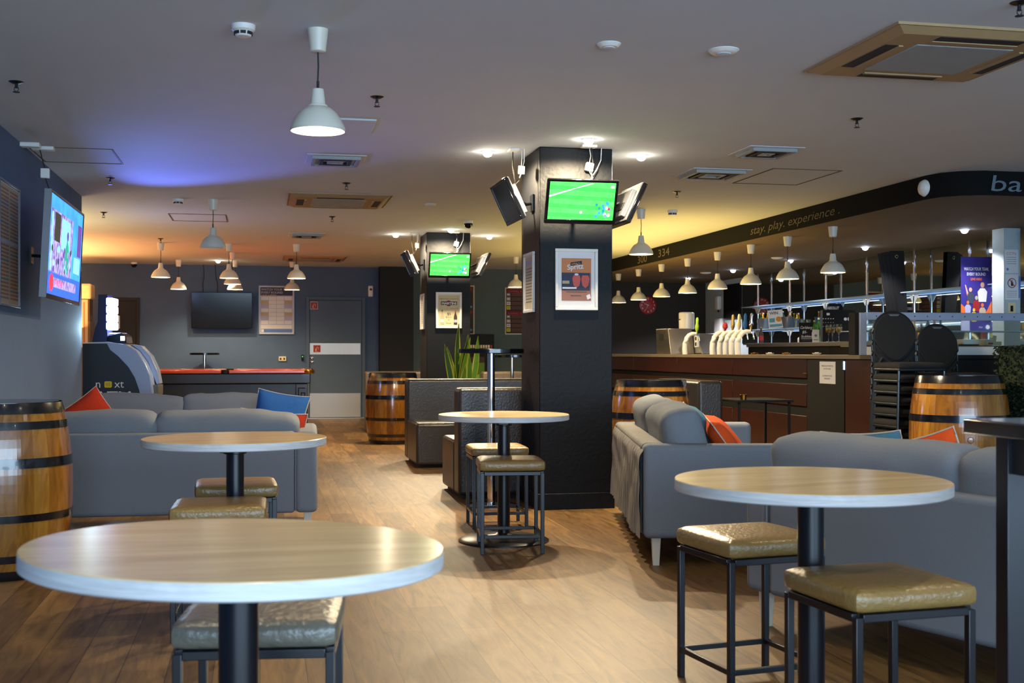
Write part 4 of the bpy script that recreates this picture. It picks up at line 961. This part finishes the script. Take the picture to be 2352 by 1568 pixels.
for i, t in enumerate(('AUTHORISED ACCESS', 'REQUIRED')): g.text(t, .165, .07-.028*i, .02, 'ink', 1, width=(.2, .12)[i])
tag(make('paper_notice', g, None, (5.396, 10.92, .82), -PI/2, smooth=0), 'white paper notice stuck on the dark service door of the bar', 'notice')
# display cabinet on the right part of the bar
o = thing('glass_display_cabinet', 'glass display counter with a long grey rail behind the stacked chairs', 'display cabinet', (5.26, 9.85, 1.10))
make('cabinet_side', M().box(-.04, .0, .02, .14, 0, .38, 'black_matte'), o, bevel=.003, label='dark end panel')
make('corner_post', M().box(0, .065, 0, .04, 0, .38, 'atm_silver'), o, bevel=.003, label='pale grey corner post')
make('top_rail', M().box(.065, 2.3, 0, .04, .315, .385, 'atm_silver'), o, bevel=.004, label='long grey metal rail')
g = M()
for k in range(17): g.lathe([(.006, 0), (.004, .003), (0, .003)], 'ink', 10, Matrix.Translation((.16+k*.126, 0, .35)) @ Matrix.Rotation(PI/2, 4, 'X'))
make('rail_screw', g, o)
make('lower_panel', M().box(.065, 2.3, 0, .02, 0, .075, 'white'), o, bevel=.002, label='white lower panel'); make('inner_ledge', M().box(.065, 2.3, .02, .5, .075, .085, 'counter_top'), o, bevel=.002)
make('front_glass', M().box(.065, 2.3, .008, .014, .085, .315, 'glass'), o); make('glass_shelf', M().box(.07, 2.3, .06, .5, .215, .223, 'glass_shelf'), o)
# back counter and mirror
o = thing('back_counter', 'dark back bar counter with bright steel edged top', 'counter', (7.1, 11.15, 0))
make('cabinet_body', M().box(.03, .84, 0, 5.60, 0, 1.205, 'black'), o); make('worktop', M().box(0, .85, -.01, 5.61, 1.205, 1.26, 'steel_brushed'), o, bevel=.004, label='steel worktop')
tag(make('back_bar_mirror', M().box(7.955, 7.968, 9.2, 18.95, 1.27, 2.388, 'mirror')), 'large wall mirror behind the bar shelves', 'mirror')
tag(make('dark_screen', M().box(7.93, 7.968, 19.0, 19.72, 1.72, 2.3, 'black')), 'black flat screen on the pale wall at the far end behind the bar', 'screen')
o = thing('back_bar_shelving', 'chrome poles carrying pale glass shelves in front of the bar mirror', 'shelf unit', (7.84, 10.2, 1.26))
for y in (18.03, 16.85, 15.67, 14.50, 13.33, 12.16, 10.99): make('pole', M().cyl(0, y-10.2, 0 if y < 16.8 else (.0 if y < 17 else .02), HS-1.26, .017, 'chrome', n=14), o, label='chrome pole')
for (za, x0, y0, y1) in ((.585, -.22, .5, 8.0), (.215, -.24, .5, 7.9)):
    make('glass_shelf', M().box(x0, .09, y0, y1, za, za+.012, 'glass_shelf'), o, bevel=.002)
    for y in (18.03, 16.85, 15.67, 14.50, 13.33, 12.16, 10.99):
        yy = y-10.2
        if yy > y1+.1: continue
        make('shelf_bracket', M(Matrix.Translation((0, yy, za)) @ Matrix.Rotation(PI/2, 4, 'Z')).prism([(-.03, -.10), (.03, -.10), (.10, -.02), (.20, 0), (-.20, 0), (-.10, -.02)][::-1], -.0, .01, 'white_gloss'), o)
    make('shelf_light', M().box(.085, .10, y0, y1, za-.012, za-.004, 'em_shelf'), o, label='cool light strip')
light('AREA', 'shelf_led_light', (7.72, 14.3, 1.83), 3, (.75, .86, 1.0), (0, 0, 0), .12, 7.0)
light('AREA', 'shelf_led_light', (7.72, 14.3, 1.46), 4, (.75, .86, 1.0), (0, 0, 0), .12, 7.0)

# ---- bottles and glasses
def bottle(name, label, loc, h, m, cap='black', lab=None, r=.036, group=None, style=0, tilt=0):
    o = thing(name, label, 'bottle', loc, (tilt, tilt*.6, 0), group)
    pr = [(0, 0), (r*.95, 0), (r, .006), (r, h*.55), (r*.85, h*.63), (r*.36, h*.76), (r*.34, h*.95), (r*.4, h*.955), (r*.4, h*.965)]
    if style: pr = [(0, 0), (r*.95, 0), (r, .006), (r, h*.68), (r*.7, h*.76), (r*.42, h*.82), (r*.4, h*.95), (r*.45, h*.96)]
    make('bottle_body', M().lathe(pr, m, 18), o); make('cap', M().lathe([(r*.42, h*.93), (r*.42, h), (0, h)], cap, 12), o)
    if lab: make('bottle_label', M().shell([(r*1.01, h*.18), (r*1.01, h*.46)], lab, 18), o)
    return o
# taps on the bar
def tap(y, x, label, hm, hs=0):
    o = thing('beer_tap', label, 'beer tap', (x, y, 1.10), 0, 'white curved beer taps')
    path = [(-.06+.0, .0, 0), (-.065, 0, .08), (-.06, 0, .15), (-.04, 0, .215), (0, 0, .262), (.05, 0, .282), (.10, 0, .28)]
    make('tap_column', M().tube([(a-.02, b, c) for a, b, c in path], [.036, .035, .033, .032, .03, .028, .024], 'white_gloss', 14), o)
    make('spout', M().tube([(.075, 0, .27), (.12, 0, .265), (.125, 0, .21), (.13, 0, .185)], .011, 'chrome', 10).lathe([(.018, -.014), (.018, .014)], 'chrome', 12, Matrix.Translation((.11, 0, .268)) @ Matrix.Rotation(PI/2, 4, 'X')), o, label='chrome spout')
    pr = [(0, 0), (.012, .0), (.014, .03), (.026, .06), (.028, .10), (.018, .135), (.02, .19), (.012, .215), (0, .22)] if hs else [(0, 0), (.012, 0), (.016, .03), (.034, .06), (.03, .10), (.012, .12), (0, .125)]
    make('tap_handle', M().lathe(pr, hm, 16, Matrix.Translation((.09, 0, .29)) @ Matrix.Rotation(.12, 4, 'X')), o)
for i, (u, hm, hs, l) in enumerate(((1650, 'sign_red', 0, 'first of the five white taps, short red handle'), (1667, 'lid_gold', 1, 'second white tap, tall golden handle'), (1681, 'cream', 1, 'third white tap, cream white handle'), (1695, 'fabric_blue', 1, 'fourth white tap, blue topped handle'), (1709, 'chrome', 1, 'fifth white tap, rounded metallic handle'))):
    r = (u-1176)/F; k = 5.80/(r*CS+SN); tap(k*(CS-r*SN), 5.80, l, hm, hs)
r = (1586-1176)/F; k = 5.8/(r*CS+SN); tap(k*(CS-r*SN), 5.8, 'single white tap standing apart with a green handle', 'p_lgreen', 1)
def onX(u, x): r = (u-1176)/F; k = x/(r*CS+SN); return k*(CS-r*SN), k
# equipment at the far end of the bar
y_, k = onX(1552, 5.95)
o = thing('ice_chute', 'brushed steel box with sloping side at the far end of the bar', 'steel box', (5.75, y_-.35, 1.10))
make('steel_casing', M(Matrix.Rotation(PI/2, 4, 'Z')).prism([(-.0, 0), (.62, 0), (.66, .37), (.12, .37)][::-1], -.36, 0, 'steel_brushed'), o, bevel=.008); make('control_panel', M().box(-.002, 0, .3, .5, .2, .3, 'ac_slot'), o)
y_, k = onX(1577, 6.25)
o = thing('water_boiler', 'white rounded water dispenser box above the steel casing behind the bar', 'dispenser', (6.25, y_, 1.47))
make('dispenser_body', M().lathe([(0, 0), (.105, 0), (.115, .01), (.118, .24), (.105, .255), (0, .26)], 'white_gloss', 28), o); make('brand_strip', M().box(-.12, -.116, -.05, .05, .14, .155, 'ink'), o)
make('stand', M().cyl(0, 0, -.37, 0, .05, 'steel', n=16), o)
for u, z0, z1, l in ((1651, 1.90, 2.10, 'white soap dispenser high on the pale wall beside the black screen'), ):
    y_, k = onX(u, 7.94); o = thing('soap_dispenser', l, 'dispenser', (7.93, y_, z0)); make('dispenser_body', rounded(.09, .16, .25, .035, 0, 'white_gloss'), o, (0, 0, .1)); make('nozzle', M().cyl(0, 0, -.06, -.02, .015, 'black', n=10), o)
y_, k = onX(1648, 7.9); o = thing('towel_dispenser', 'white paper towel dispenser low on the pale wall behind the taps', 'dispenser', (7.93, y_, 1.38)); make('dispenser_body', rounded(.08, .34, .36, .04, 0, 'white'), o, (0, 0, .17)); make('towel_slot', M().box(-.043, -.038, -.1, .1, .01, .03, 'ac_slot'), o)
y_, k = onX(1622, 6.3); o = thing('glass_washer', 'pale steel glass washer between the single tap and the five taps', 'glass washer', (6.12, y_-.3, 1.10)); make('washer_casing', M(Matrix.Rotation(PI/2, 4, 'Z')).prism([(0, 0), (.75, 0), (.68, .28), (.25, .30)][::-1], -.3, 0, 'silver_plastic'), o, bevel=.02, seg=3)
make('switch_panel', M().box(-.03, .0, .10, .22, .10, .28, 'white').box(-.035, -.03, .13, .19, .20, .25, 'p_navy').box(-.035, -.03, .13, .19, .12, .17, 'p_navy'), o, bevel=.003)
# bar mat, drip tray, small items on bar top
for u, m_, l in ((1733, 'brass', 'small brass coloured ashtray on the bar top, farthest'), (1768, 'white', 'small white saucer on the bar top right of the taps'), (1806, 'lid_gold', 'small golden dish on the middle of the bar top'), (1876, 'white', 'small white saucer on the nearer part of the bar top')):
    y_, k = onX(u, 5.75); o = thing('saucer', l, 'dish', (5.75, y_, 1.10)); make('dish', M().lathe([(.0, 0), (.03, 0), (.05, .016), (.046, .018), (.028, .005), (0, .005)], m_, 24), o); make('cup', M().lathe([(0, .005), (.018, .005), (.022, .025), (0, .025)], m_, 16), o)
# ice buckets with bottles on lower shelf, behind the win card
def bucket(u, label, n, seed):
    y_, k = onX(u, 7.68); o = thing('ice_bucket', label, 'bucket', (7.68, y_, 1.488)); make('bucket_wall', M().lathe([(.0, 0), (.075, 0), (.10, .16), (.103, .165), (.095, .165), (.07, .01), (0, .01)], 'silver_plastic', 28), o); make('bucket_handle', M().tube([(-.1, 0, .15), (-.11, 0, .12), (-.1, 0, .09)], .005, 'steel', 6), o)
    rnd = random.Random(seed)
    names = ['leftmost', 'second', 'third', 'rightmost']
    for i in range(n):
        a = 2*PI*i/n+.4; q_ = P(0, 0)
        bottle('beer_bottle', 'small bottle in the ice bucket %s of the win card, %s' % (('left', 'right')[seed-1], names[i]), (7.68+.035*math.cos(a), y_+.035*math.sin(a), 1.502), .24, ('glass_amber', 'glass_green', 'glass_amber', 'p_yellow')[i], ('sign_red', 'p_lgreen', 'lid_gold', 'white')[(i+seed) % 4], 'p_yellow', r=.028, group='bottles in ice buckets', tilt=(.18, -.12, .1, -.2)[i])
bucket(1754, 'ice bucket full of bottles on the lower glass shelf, left of the win card', 4, 1); bucket(1808, 'ice bucket full of bottles on the lower glass shelf, right of the win card', 3, 2)
y_, k = onX(1780, 7.5)
g = M(Matrix.Rotation(-.08, 4, 'Y')); g.box(-.11, .11, 0, .004, 0, .27, 'paper'); g.text('WIN', -.02, .205, .06, 'ink', 1, bold=.001); g.fdisc(.045, .13, .04, 'brass', 1); g.flat(-.09, .09, -.01, .15, 'p_teal', 1); g.flat(-.09, .02, .09, .06, 'p_teal', 1); g.text('a', .06, .2, .03, 'ink', 1)
tag(make('promotional_card', g, None, (7.52, y_, 1.488), -TH-.35, smooth=0), 'white card reading win between the two ice buckets', 'card')
y_, k = onX(1852, 7.25)
g = M(); g.box(-.095, .095, 0, .012, 0, .27, 'black_matte'); g.text('Carlsberg', 0, .185, .055, 'paper', 1, width=.155, shear=.3); g.text('$5-', -.02, .125, .05, 'paper', 1, shear=.2); g.text('Stubbies', 0, .068, .045, 'paper', 1, width=.14, shear=.3); g.flat(-.07, .05, .07, .054, 'paper', 1); g.flat(-.06, .03, .06, .033, 'ink_grey', 1)
tag(make('chalk_sign', g, None, (7.25, y_, 1.26), -TH-.25, smooth=0), 'small chalkboard reading Carlsberg on the back counter', 'sign')
for u, x, m_, lab_, h_, l in ((1871, 7.35, 'glass_green', 'paper', .30, 'green wine bottle just right of the small chalkboard'), (1881, 7.5, 'glass_green', None, .34, 'tall green bottle between the small chalkboard and the black box'), (1838, 7.2, 'white', None, .10, 'small white jar left of the small chalkboard'),
                     (1748, 7.2, 'p_choc', 'sign_red', .24, 'dark bottle with red label at the far end of the back counter'), (1912, 7.6, 'glass', 'paper', .30, 'clear spirit bottle behind the three wine glasses')):
    y_, k = onX(u, x); bottle('spirit_bottle', l, (x, y_, 1.26 if x < 7.7 else 1.857), h_, m_, 'lid_gold' if lab_ else 'white', lab_, style=1 if h_ > .25 else 0, group='single bottles on the back bar')
y_, k = onX(1873, 7.3); tag(make('drinks_list_card', M().box(-.045, .045, 0, .006, .0, .17, 'paper').flat(-.03, .03, .03, .04, 'ink_grey', 1).fdisc(0, .09, .018, 'ink_grey', 1), None, (7.28, y_-.05, 1.26), -TH-.2, smooth=0), 'small white card standing in front of the green bottle', 'card')
# spirit bottles on both shelves
rnd = random.Random(9)
cols = ['glass_green', 'glass_amber', 'glass', 'p_choc', 'glass', 'p_navy']; wd = {'glass_green': 'green', 'glass_amber': 'amber', 'glass': 'clear', 'p_choc': 'dark brown', 'p_navy': 'dark blue'}
for i, u in enumerate((2100, 2116, 2131, 2146, 2160)):
    y_, k = onX(u, 7.5); c_ = cols[(i*2+1) % 6]; rk = ('leftmost', 'second', 'middle', 'fourth', 'rightmost')[i]
    bottle('spirit_bottle', '%s bottle above the grey rail between the two chair backs, %s in the row' % (wd[c_], rk), (7.5, y_, 1.26), (.24, .20, .28, .22, .25)[i], c_, ('sign_red', 'lid_gold', 'black')[i % 3], ('sign_red', 'p_yellow', 'paper', 'p_navy')[i % 4], group='bottles between the chair backs', style=i % 2)
for i, u in enumerate((1830, 1843, 1857, 1929, 1948)):
    y_, k = onX(u, 7.72); o = thing('tumbler_glass', 'drinking glass on the lower glass shelf, %s of five' % ('farthest', 'second farthest', 'middle', 'second nearest', 'nearest')[i], 'glass', (7.72, y_, 1.488), 0, 'tumblers on the lower shelf'); make('glass_wall', M().lathe([(0, 0), (.03, 0), (.036, .11), (.033, .11), (.027, .006), (0, .006)], 'glass', 18), o)
# wine glasses
for i, u in enumerate((1903, 1912, 1927)):
    y_, k = onX(u, 7.22); o = thing('wine_glass', 'wine glass filled with yellow drink on the back counter, %s of three' % ('left', 'middle', 'right')[i], 'wine glass', (7.22, y_, 1.26), 0, 'wine glasses on the back counter')
    make('glass_bowl', M().lathe([(0, .10), (.03, .115), (.042, .15), (.040, .20), (.034, .225), (.032, .225), (.038, .198), (.039, .152), (.028, .12), (0, .106)], 'glass', 22), o)
    make('drink', M().lathe([(0, .108), (.027, .12), (.037, .15), (.036, .185), (0, .185)], 'glass_amber', 20), o); make('stem', M().lathe([(.034, 0), (.03, .004), (.005, .012), (.004, .09), (.012, .104)], 'glass', 16), o)
# menu display box and branded box
y_, k = onX(1925, 7.4)
o = thing('speaker_box', 'black box with two small white marks behind the wine glasses', 'box', (7.4, y_-.05, 1.26), -TH-.1)
make('box_body', M().box(-.22, .20, 0, .2, 0, .42, 'black_matte'), o, bevel=.008)
g = M(); g.fdisc(.07, .30, .022, 'paper', 1, n=6); g.flat(.10, .28, .14, .32, 'paper', 1); g.flat(.112, .292, .128, .308, 'black_matte', 2); g.flat(-.17, .35, -.13, .38, 'paper', 1)
for r_ in range(3):
    for q_ in range(5): g.flat(-.22+q_*.032, .30-r_*.05, -.205+q_*.032, .31-r_*.05, 'ink_grey' if r_ else 'paper', 1)
make('front_print', g, o, smooth=0)
o = thing('branded_box', 'black box lettered ABSOLUT standing on the black menu box', 'box', (7.42, onX(1912, 7.4)[0], 1.68), -TH-.1)
make('box_body', M().prism([(-.09, 0), (.12, 0), (.12, .05), (.09, .09), (-.07, .09)][::-1], 0, .12, 'black_matte'), o, bevel=.006); g = M(); g.text('ABSOLUT', -.01, .015, .05, 'paper', 1, width=.16, shear=.2, bold=.002); make('box_lettering', g, o, smooth=0)
y_, k = onX(1957, 7.15)
o = thing('juice_press', 'tall pale hourglass shaped stand with a green disc beside the wine glasses', 'stand', (7.2, y_, 1.26))
make('stand_body', M().lathe([(0, 0), (.045, 0), (.03, .03), (.014, .10), (.020, .16), (.032, .20), (0, .20)], 'cream', 18), o); make('disc_top', M().lathe([(0, .2), (.075, .2), (.08, .212), (0, .215)], 'p_teal', 24), o)
# hanging black folded curtain, poster, white column with notices
def curtain(label, x, y, w_, z0, z1, lean):
    o = thing('folded_black_banner', label, 'banner', (x, y, z0), -TH, 'folded black hanging cloths')
    for k in range(4):
        a = k*w_*.14; g = M(); b_ = (z1-z0)
        g.add([(a+lean, k*-.02, 0), (w_+lean*.4, k*-.02, 0), (w_, k*-.02, b_), (a-.0, k*-.02, b_-.01*(3-k)), (a+lean, k*-.02+.006, 0), (w_+lean*.4, k*-.02+.006, 0), (w_, k*-.02+.006, b_), (a, k*-.02+.006, b_-.01*(3-k))], [(0,1,2,3), (7,6,5,4), (0,4,5,1), (1,5,6,2), (2,6,7,3), (3,7,4,0)], 'black_matte')
        make('cloth_fold', g, o, smooth=0)
    make('eyelet', M().tube([(w_*.70+.018*math.cos(q*PI/8), -.066, z1-z0-.07+.018*math.sin(q*PI/8)) for q in range(16)], .003, 'chrome', 6, True), o, label='metal eyelet')
X_ = 7.38; y_, k = onX(2016, X_); curtain('black folded cloth with an eyelet hanging from the bar ceiling', X_, y_, .30, 1.5, 2.36, .13)
g = M(); g.box(0, .36, 0, .004, 0, .80, 'p_violet')
g.fpoly([(0, .0), (.36, 0), (.36, .33), (.30, .22), (.24, .18), (.12, .16), (.07, .24), (0, .30)], 'p_flame', 1); g.flat(0, 0, .36, .12, 'p_violet', 2); g.flat(.0, 0, .10, .12, 'p_lilac', 3)
for i, t in enumerate(('WATCH YOUR TEAM,', 'EVERY ROUND')): g.text(t, .18, .655-.055*i, .045, 'paper', 2, width=(.29, .22)[i], bold=.001)
g.text('LIVE HERE', .18, .55, .035, 'p_flame', 2, width=.13, bold=.001)
for (x, z, s, m_, m2) in ((.11, .32, 1.0, 'p_navy', 'p_skin'), (.25, .34, 1.25, 'paper', 'p_skin'), (.18, .24, .95, 'sign_red', 'p_tan'), (.08, .21, .8, 'p_lilac', 'p_flame'), (.25, .17, .9, 'p_tan', 'p_flame'), (.15, .13, .8, 'p_yellow', 'p_yellow')):
    g.fpoly([(x-.035*s, z-.02), (x+.035*s, z-.02), (x+.045*s, z+.07*s), (x+.02*s, z+.10*s), (x-.02*s, z+.10*s), (x-.045*s, z+.07*s)], m_, 3+s); g.fdisc(x, z+.128*s, .019*s, m2, 3.5+s, .024*s, 12)
g.fpoly([(.07, .38), (.045, .5), (.055, .5), (.09, .40)], 'p_skin', 4); g.fdisc(.31, .05, .024, 'paper', 4); g.text('live', .23, .04, .03, 'paper', 4)
y_ = 11.5; tag(make('sports_poster', g, None, (7.31, y_, 1.345), -.02, smooth=0), 'violet and orange sports poster with players above the grey display rail', 'poster')
o = thing('notice_column', 'pale narrow column carrying the camera warning and no bottles notices', 'column', (7.40, 10.88, 0))
make('column_shaft', M().box(0, .19, 0, .2, 0, HS, 'wall_pale'), o, bevel=.003)
g = M(Matrix.Translation((0, -.002, 0))); g.flat(.005, 1.93, .165, 2.17, 'paper', 1); g.text('CCTV', .085, 2.115, .04, 'p_coral', 2, width=.11)
for k in range(4): g.flat(.03, 2.09-.022*k, .14, 2.094-.022*k, 'ink_grey', 2)
g.fdisc(.04, 1.97, .014, 'p_blue', 2); make('camera_notice', g, o, smooth=0, label='white notice reading CCTV')
g = M(Matrix.Translation((0, -.002, 0))); g.flat(.01, 1.66, .165, 1.92, 'paper', 1); g.fdisc(.09, 1.83, .05, 'sign_red', 2); g.fdisc(.09, 1.83, .042, 'paper', 3); g.flat(.078, 1.80, .102, 1.84, 'ink', 4); g.flat(.085, 1.84, .094, 1.862, 'ink', 4); g.fpoly([(.058, 1.862), (.064, 1.868), (.122, 1.80), (.116, 1.794)], 'sign_red', 5)
for k in range(4): g.flat(.03, 1.745-.02*k, .15, 1.749-.02*k, 'ink_grey', 2)
make('bottle_notice', g, o, smooth=0, label='white notice with a red barred bottle symbol')
make('blue_notice', M().box(.165, .188, -.006, 0, 1.68, 1.9, 'p_blue'), o)
make('switch_plate', M().box(.04, .13, -.008, 0, 1.51, 1.63, 'cream').box(.07, .10, -.012, -.008, 1.54, 1.60, 'black'), o, bevel=.003)
curtain('black cloth hanging beside the pale notice column at the right edge', 7.50, 10.62, .35, 1.75, 2.38, .08)
# small till and cleaning bottle behind the chairs
y_ = 10.35; o = thing('card_terminal', 'small white and red card reader on the display counter at the right', 'card terminal', (6.62, 10.02, 1.19)); make('terminal_body', M().box(0, .17, 0, .1, 0, .035, 'cream').box(.03, .08, -.002, 0, .008, .026, 'sign_red'), o, bevel=.004); make('terminal_screen', M().box(.10, .14, .05, .06, .035, .11, 'cream', Matrix.Rotation(.15, 4, 'Y')), o, bevel=.003)

# ================================================================ stacked chairs
def banquet_chair(label, group):
    o = thing('banquet_chair', label, 'chair', (0, 0, 0), 0, group)
    make('seat', rounded(.42, .42, .055, .022, .006, 'chair_fabric'), o, (0, 0, .455))
    # backrest: rounded balloon shape
    pts = []
    for i in range(28):
        a = -PI/2+2*PI*(i+.5)/28; z = .70+.205*math.sin(a); x = .195*math.cos(a)*(1 if z > .68 else .62+.38*max(0, (z-.49)/.19))
        pts.append((x, z))
    m_ = Matrix.Translation((0, .20, .45)) @ Matrix.Rotation(R_(-7), 4, 'X') @ Matrix.Translation((0, 0, -.45))
    make('backrest', M(m_).prism(pts[::-1], -.012, .022, 'chair_fabric'), o, bevel=.008, seg=3)
    ring = [m_ @ Vector((x*1.03, .006, .70+(z-.70)*1.03)) for x, z in pts]
    make('back_frame', M().tube(ring, .010, 'chair_frame', 8, True), o)
    make('hand_grip', M(m_).prism([(-.05, .888), (.05, .888), (.035, .872), (-.035, .872)][::-1], -.016, -.012, 'silver_plastic'), o)
    for sx in (-1, 1):
        make('leg', M().tube([(sx*.20, -.19, .43), (sx*.215, -.20, 0)], .011, 'chair_frame', 8), o)
        make('leg', M().tube([m_ @ Vector((sx*.125, .0, .52)), (sx*.19, .19, .43), (sx*.215, .24, 0)], .011, 'chair_frame', 8), o)
    make('seat_frame', M().tube([(-.2, -.2, .425), (.2, -.2, .425), (.2, .19, .425), (-.2, .19, .425)], .011, 'chair_frame', 8, True), o)
    return o
gc = 'stacked black banquet chairs'; pr_ = None
ordn = ['bottom', 'second lowest', 'third lowest', 'middle', 'third highest', 'second highest', 'topmost']
for si, (cx, cy, n_, l, rz) in enumerate(((5.22, 8.98, 7, 'left', 0), (5.93, 9.48, 6, 'right', 0), (6.85, 8.95, 5, 'rightmost, hedge side', .1))):
    for k in range(n_):
        nm = ordn[-1] if k == n_-1 else ordn[k] if k < n_-2 or n_ == 7 else 'second highest'
        lb = 'black banquet chair in the %s stack, %s chair' % (l, nm)
        loc = (cx, cy-.004*k, .093*k if si < 2 else .088*k)
        if pr_ is None: pr_ = banquet_chair(lb, gc); pr_.location = loc
        else: dup(pr_, loc, rz, lb)
# hedge
o = thing('box_hedge', 'dark green artificial box hedge at the right edge beside the barrel', 'hedge', (6.05, 8.28, 0))
make('planter', M().box(-.36, .36, -.2, .2, 0, .35, 'black'), o, bevel=.01)
g = M(); rnd = random.Random(4); g.box(-.34, .34, -.18, .18, .35, 1.14, 'hedge')
for k in range(5200):
    f = rnd.random(); 
    if f < .5: p = Vector((rnd.uniform(-.37, .37), -.19, rnd.uniform(.36, 1.16)))
    elif f < .75: p = Vector((-.35, rnd.uniform(-.2, .2), rnd.uniform(.36, 1.16)))
    else: p = Vector((rnd.uniform(-.37, .37), rnd.uniform(-.2, .2), 1.15))
    a = rnd.uniform(0, 2*PI); b = rnd.uniform(-1, 1); d1 = Vector((math.cos(a), math.sin(a), b)).normalized()*.018; d2 = d1.cross(Vector((rnd.random(), rnd.random(), rnd.random()))).normalized()*.009
    p += Vector((rnd.uniform(-.02, .02), rnd.uniform(-.02, .02), rnd.uniform(-.02, .02)))
    g.add([tuple(p-d1), tuple(p+d2), tuple(p+d1), tuple(p-d2)], [(0,1,2,3)], 'hedge')
make('foliage', g, o, smooth=0)
# small dark side table with brass cup by the bar
o = thing('side_table', 'thin dark side table between the booth and the bar front', 'table', (4.62, 10.75, 0)); make('tabletop', M().box(-.28, .28, -.3, .3, .66, .68, 'black_matte'), o, bevel=.003)
for sx in (-.25, .25):
    for sy in (-.27, .27): make('leg', M().box(sx-.01, sx+.01, sy-.01, sy+.01, 0, .66, 'black_matte'), o)
o = thing('brass_cup', 'small glowing brass cup on the dark side table by the bar', 'cup', (4.42, 10.5, .68)); make('cup_body', M().lathe([(0, 0), (.028, 0), (.032, .05), (.028, .05), (.024, .006), (0, .006)], 'brass', 18), o); make('rim', M().tube([(.031*math.cos(q*PI/8), .031*math.sin(q*PI/8), .05) for q in range(16)], .003, 'brass', 6, True), o)
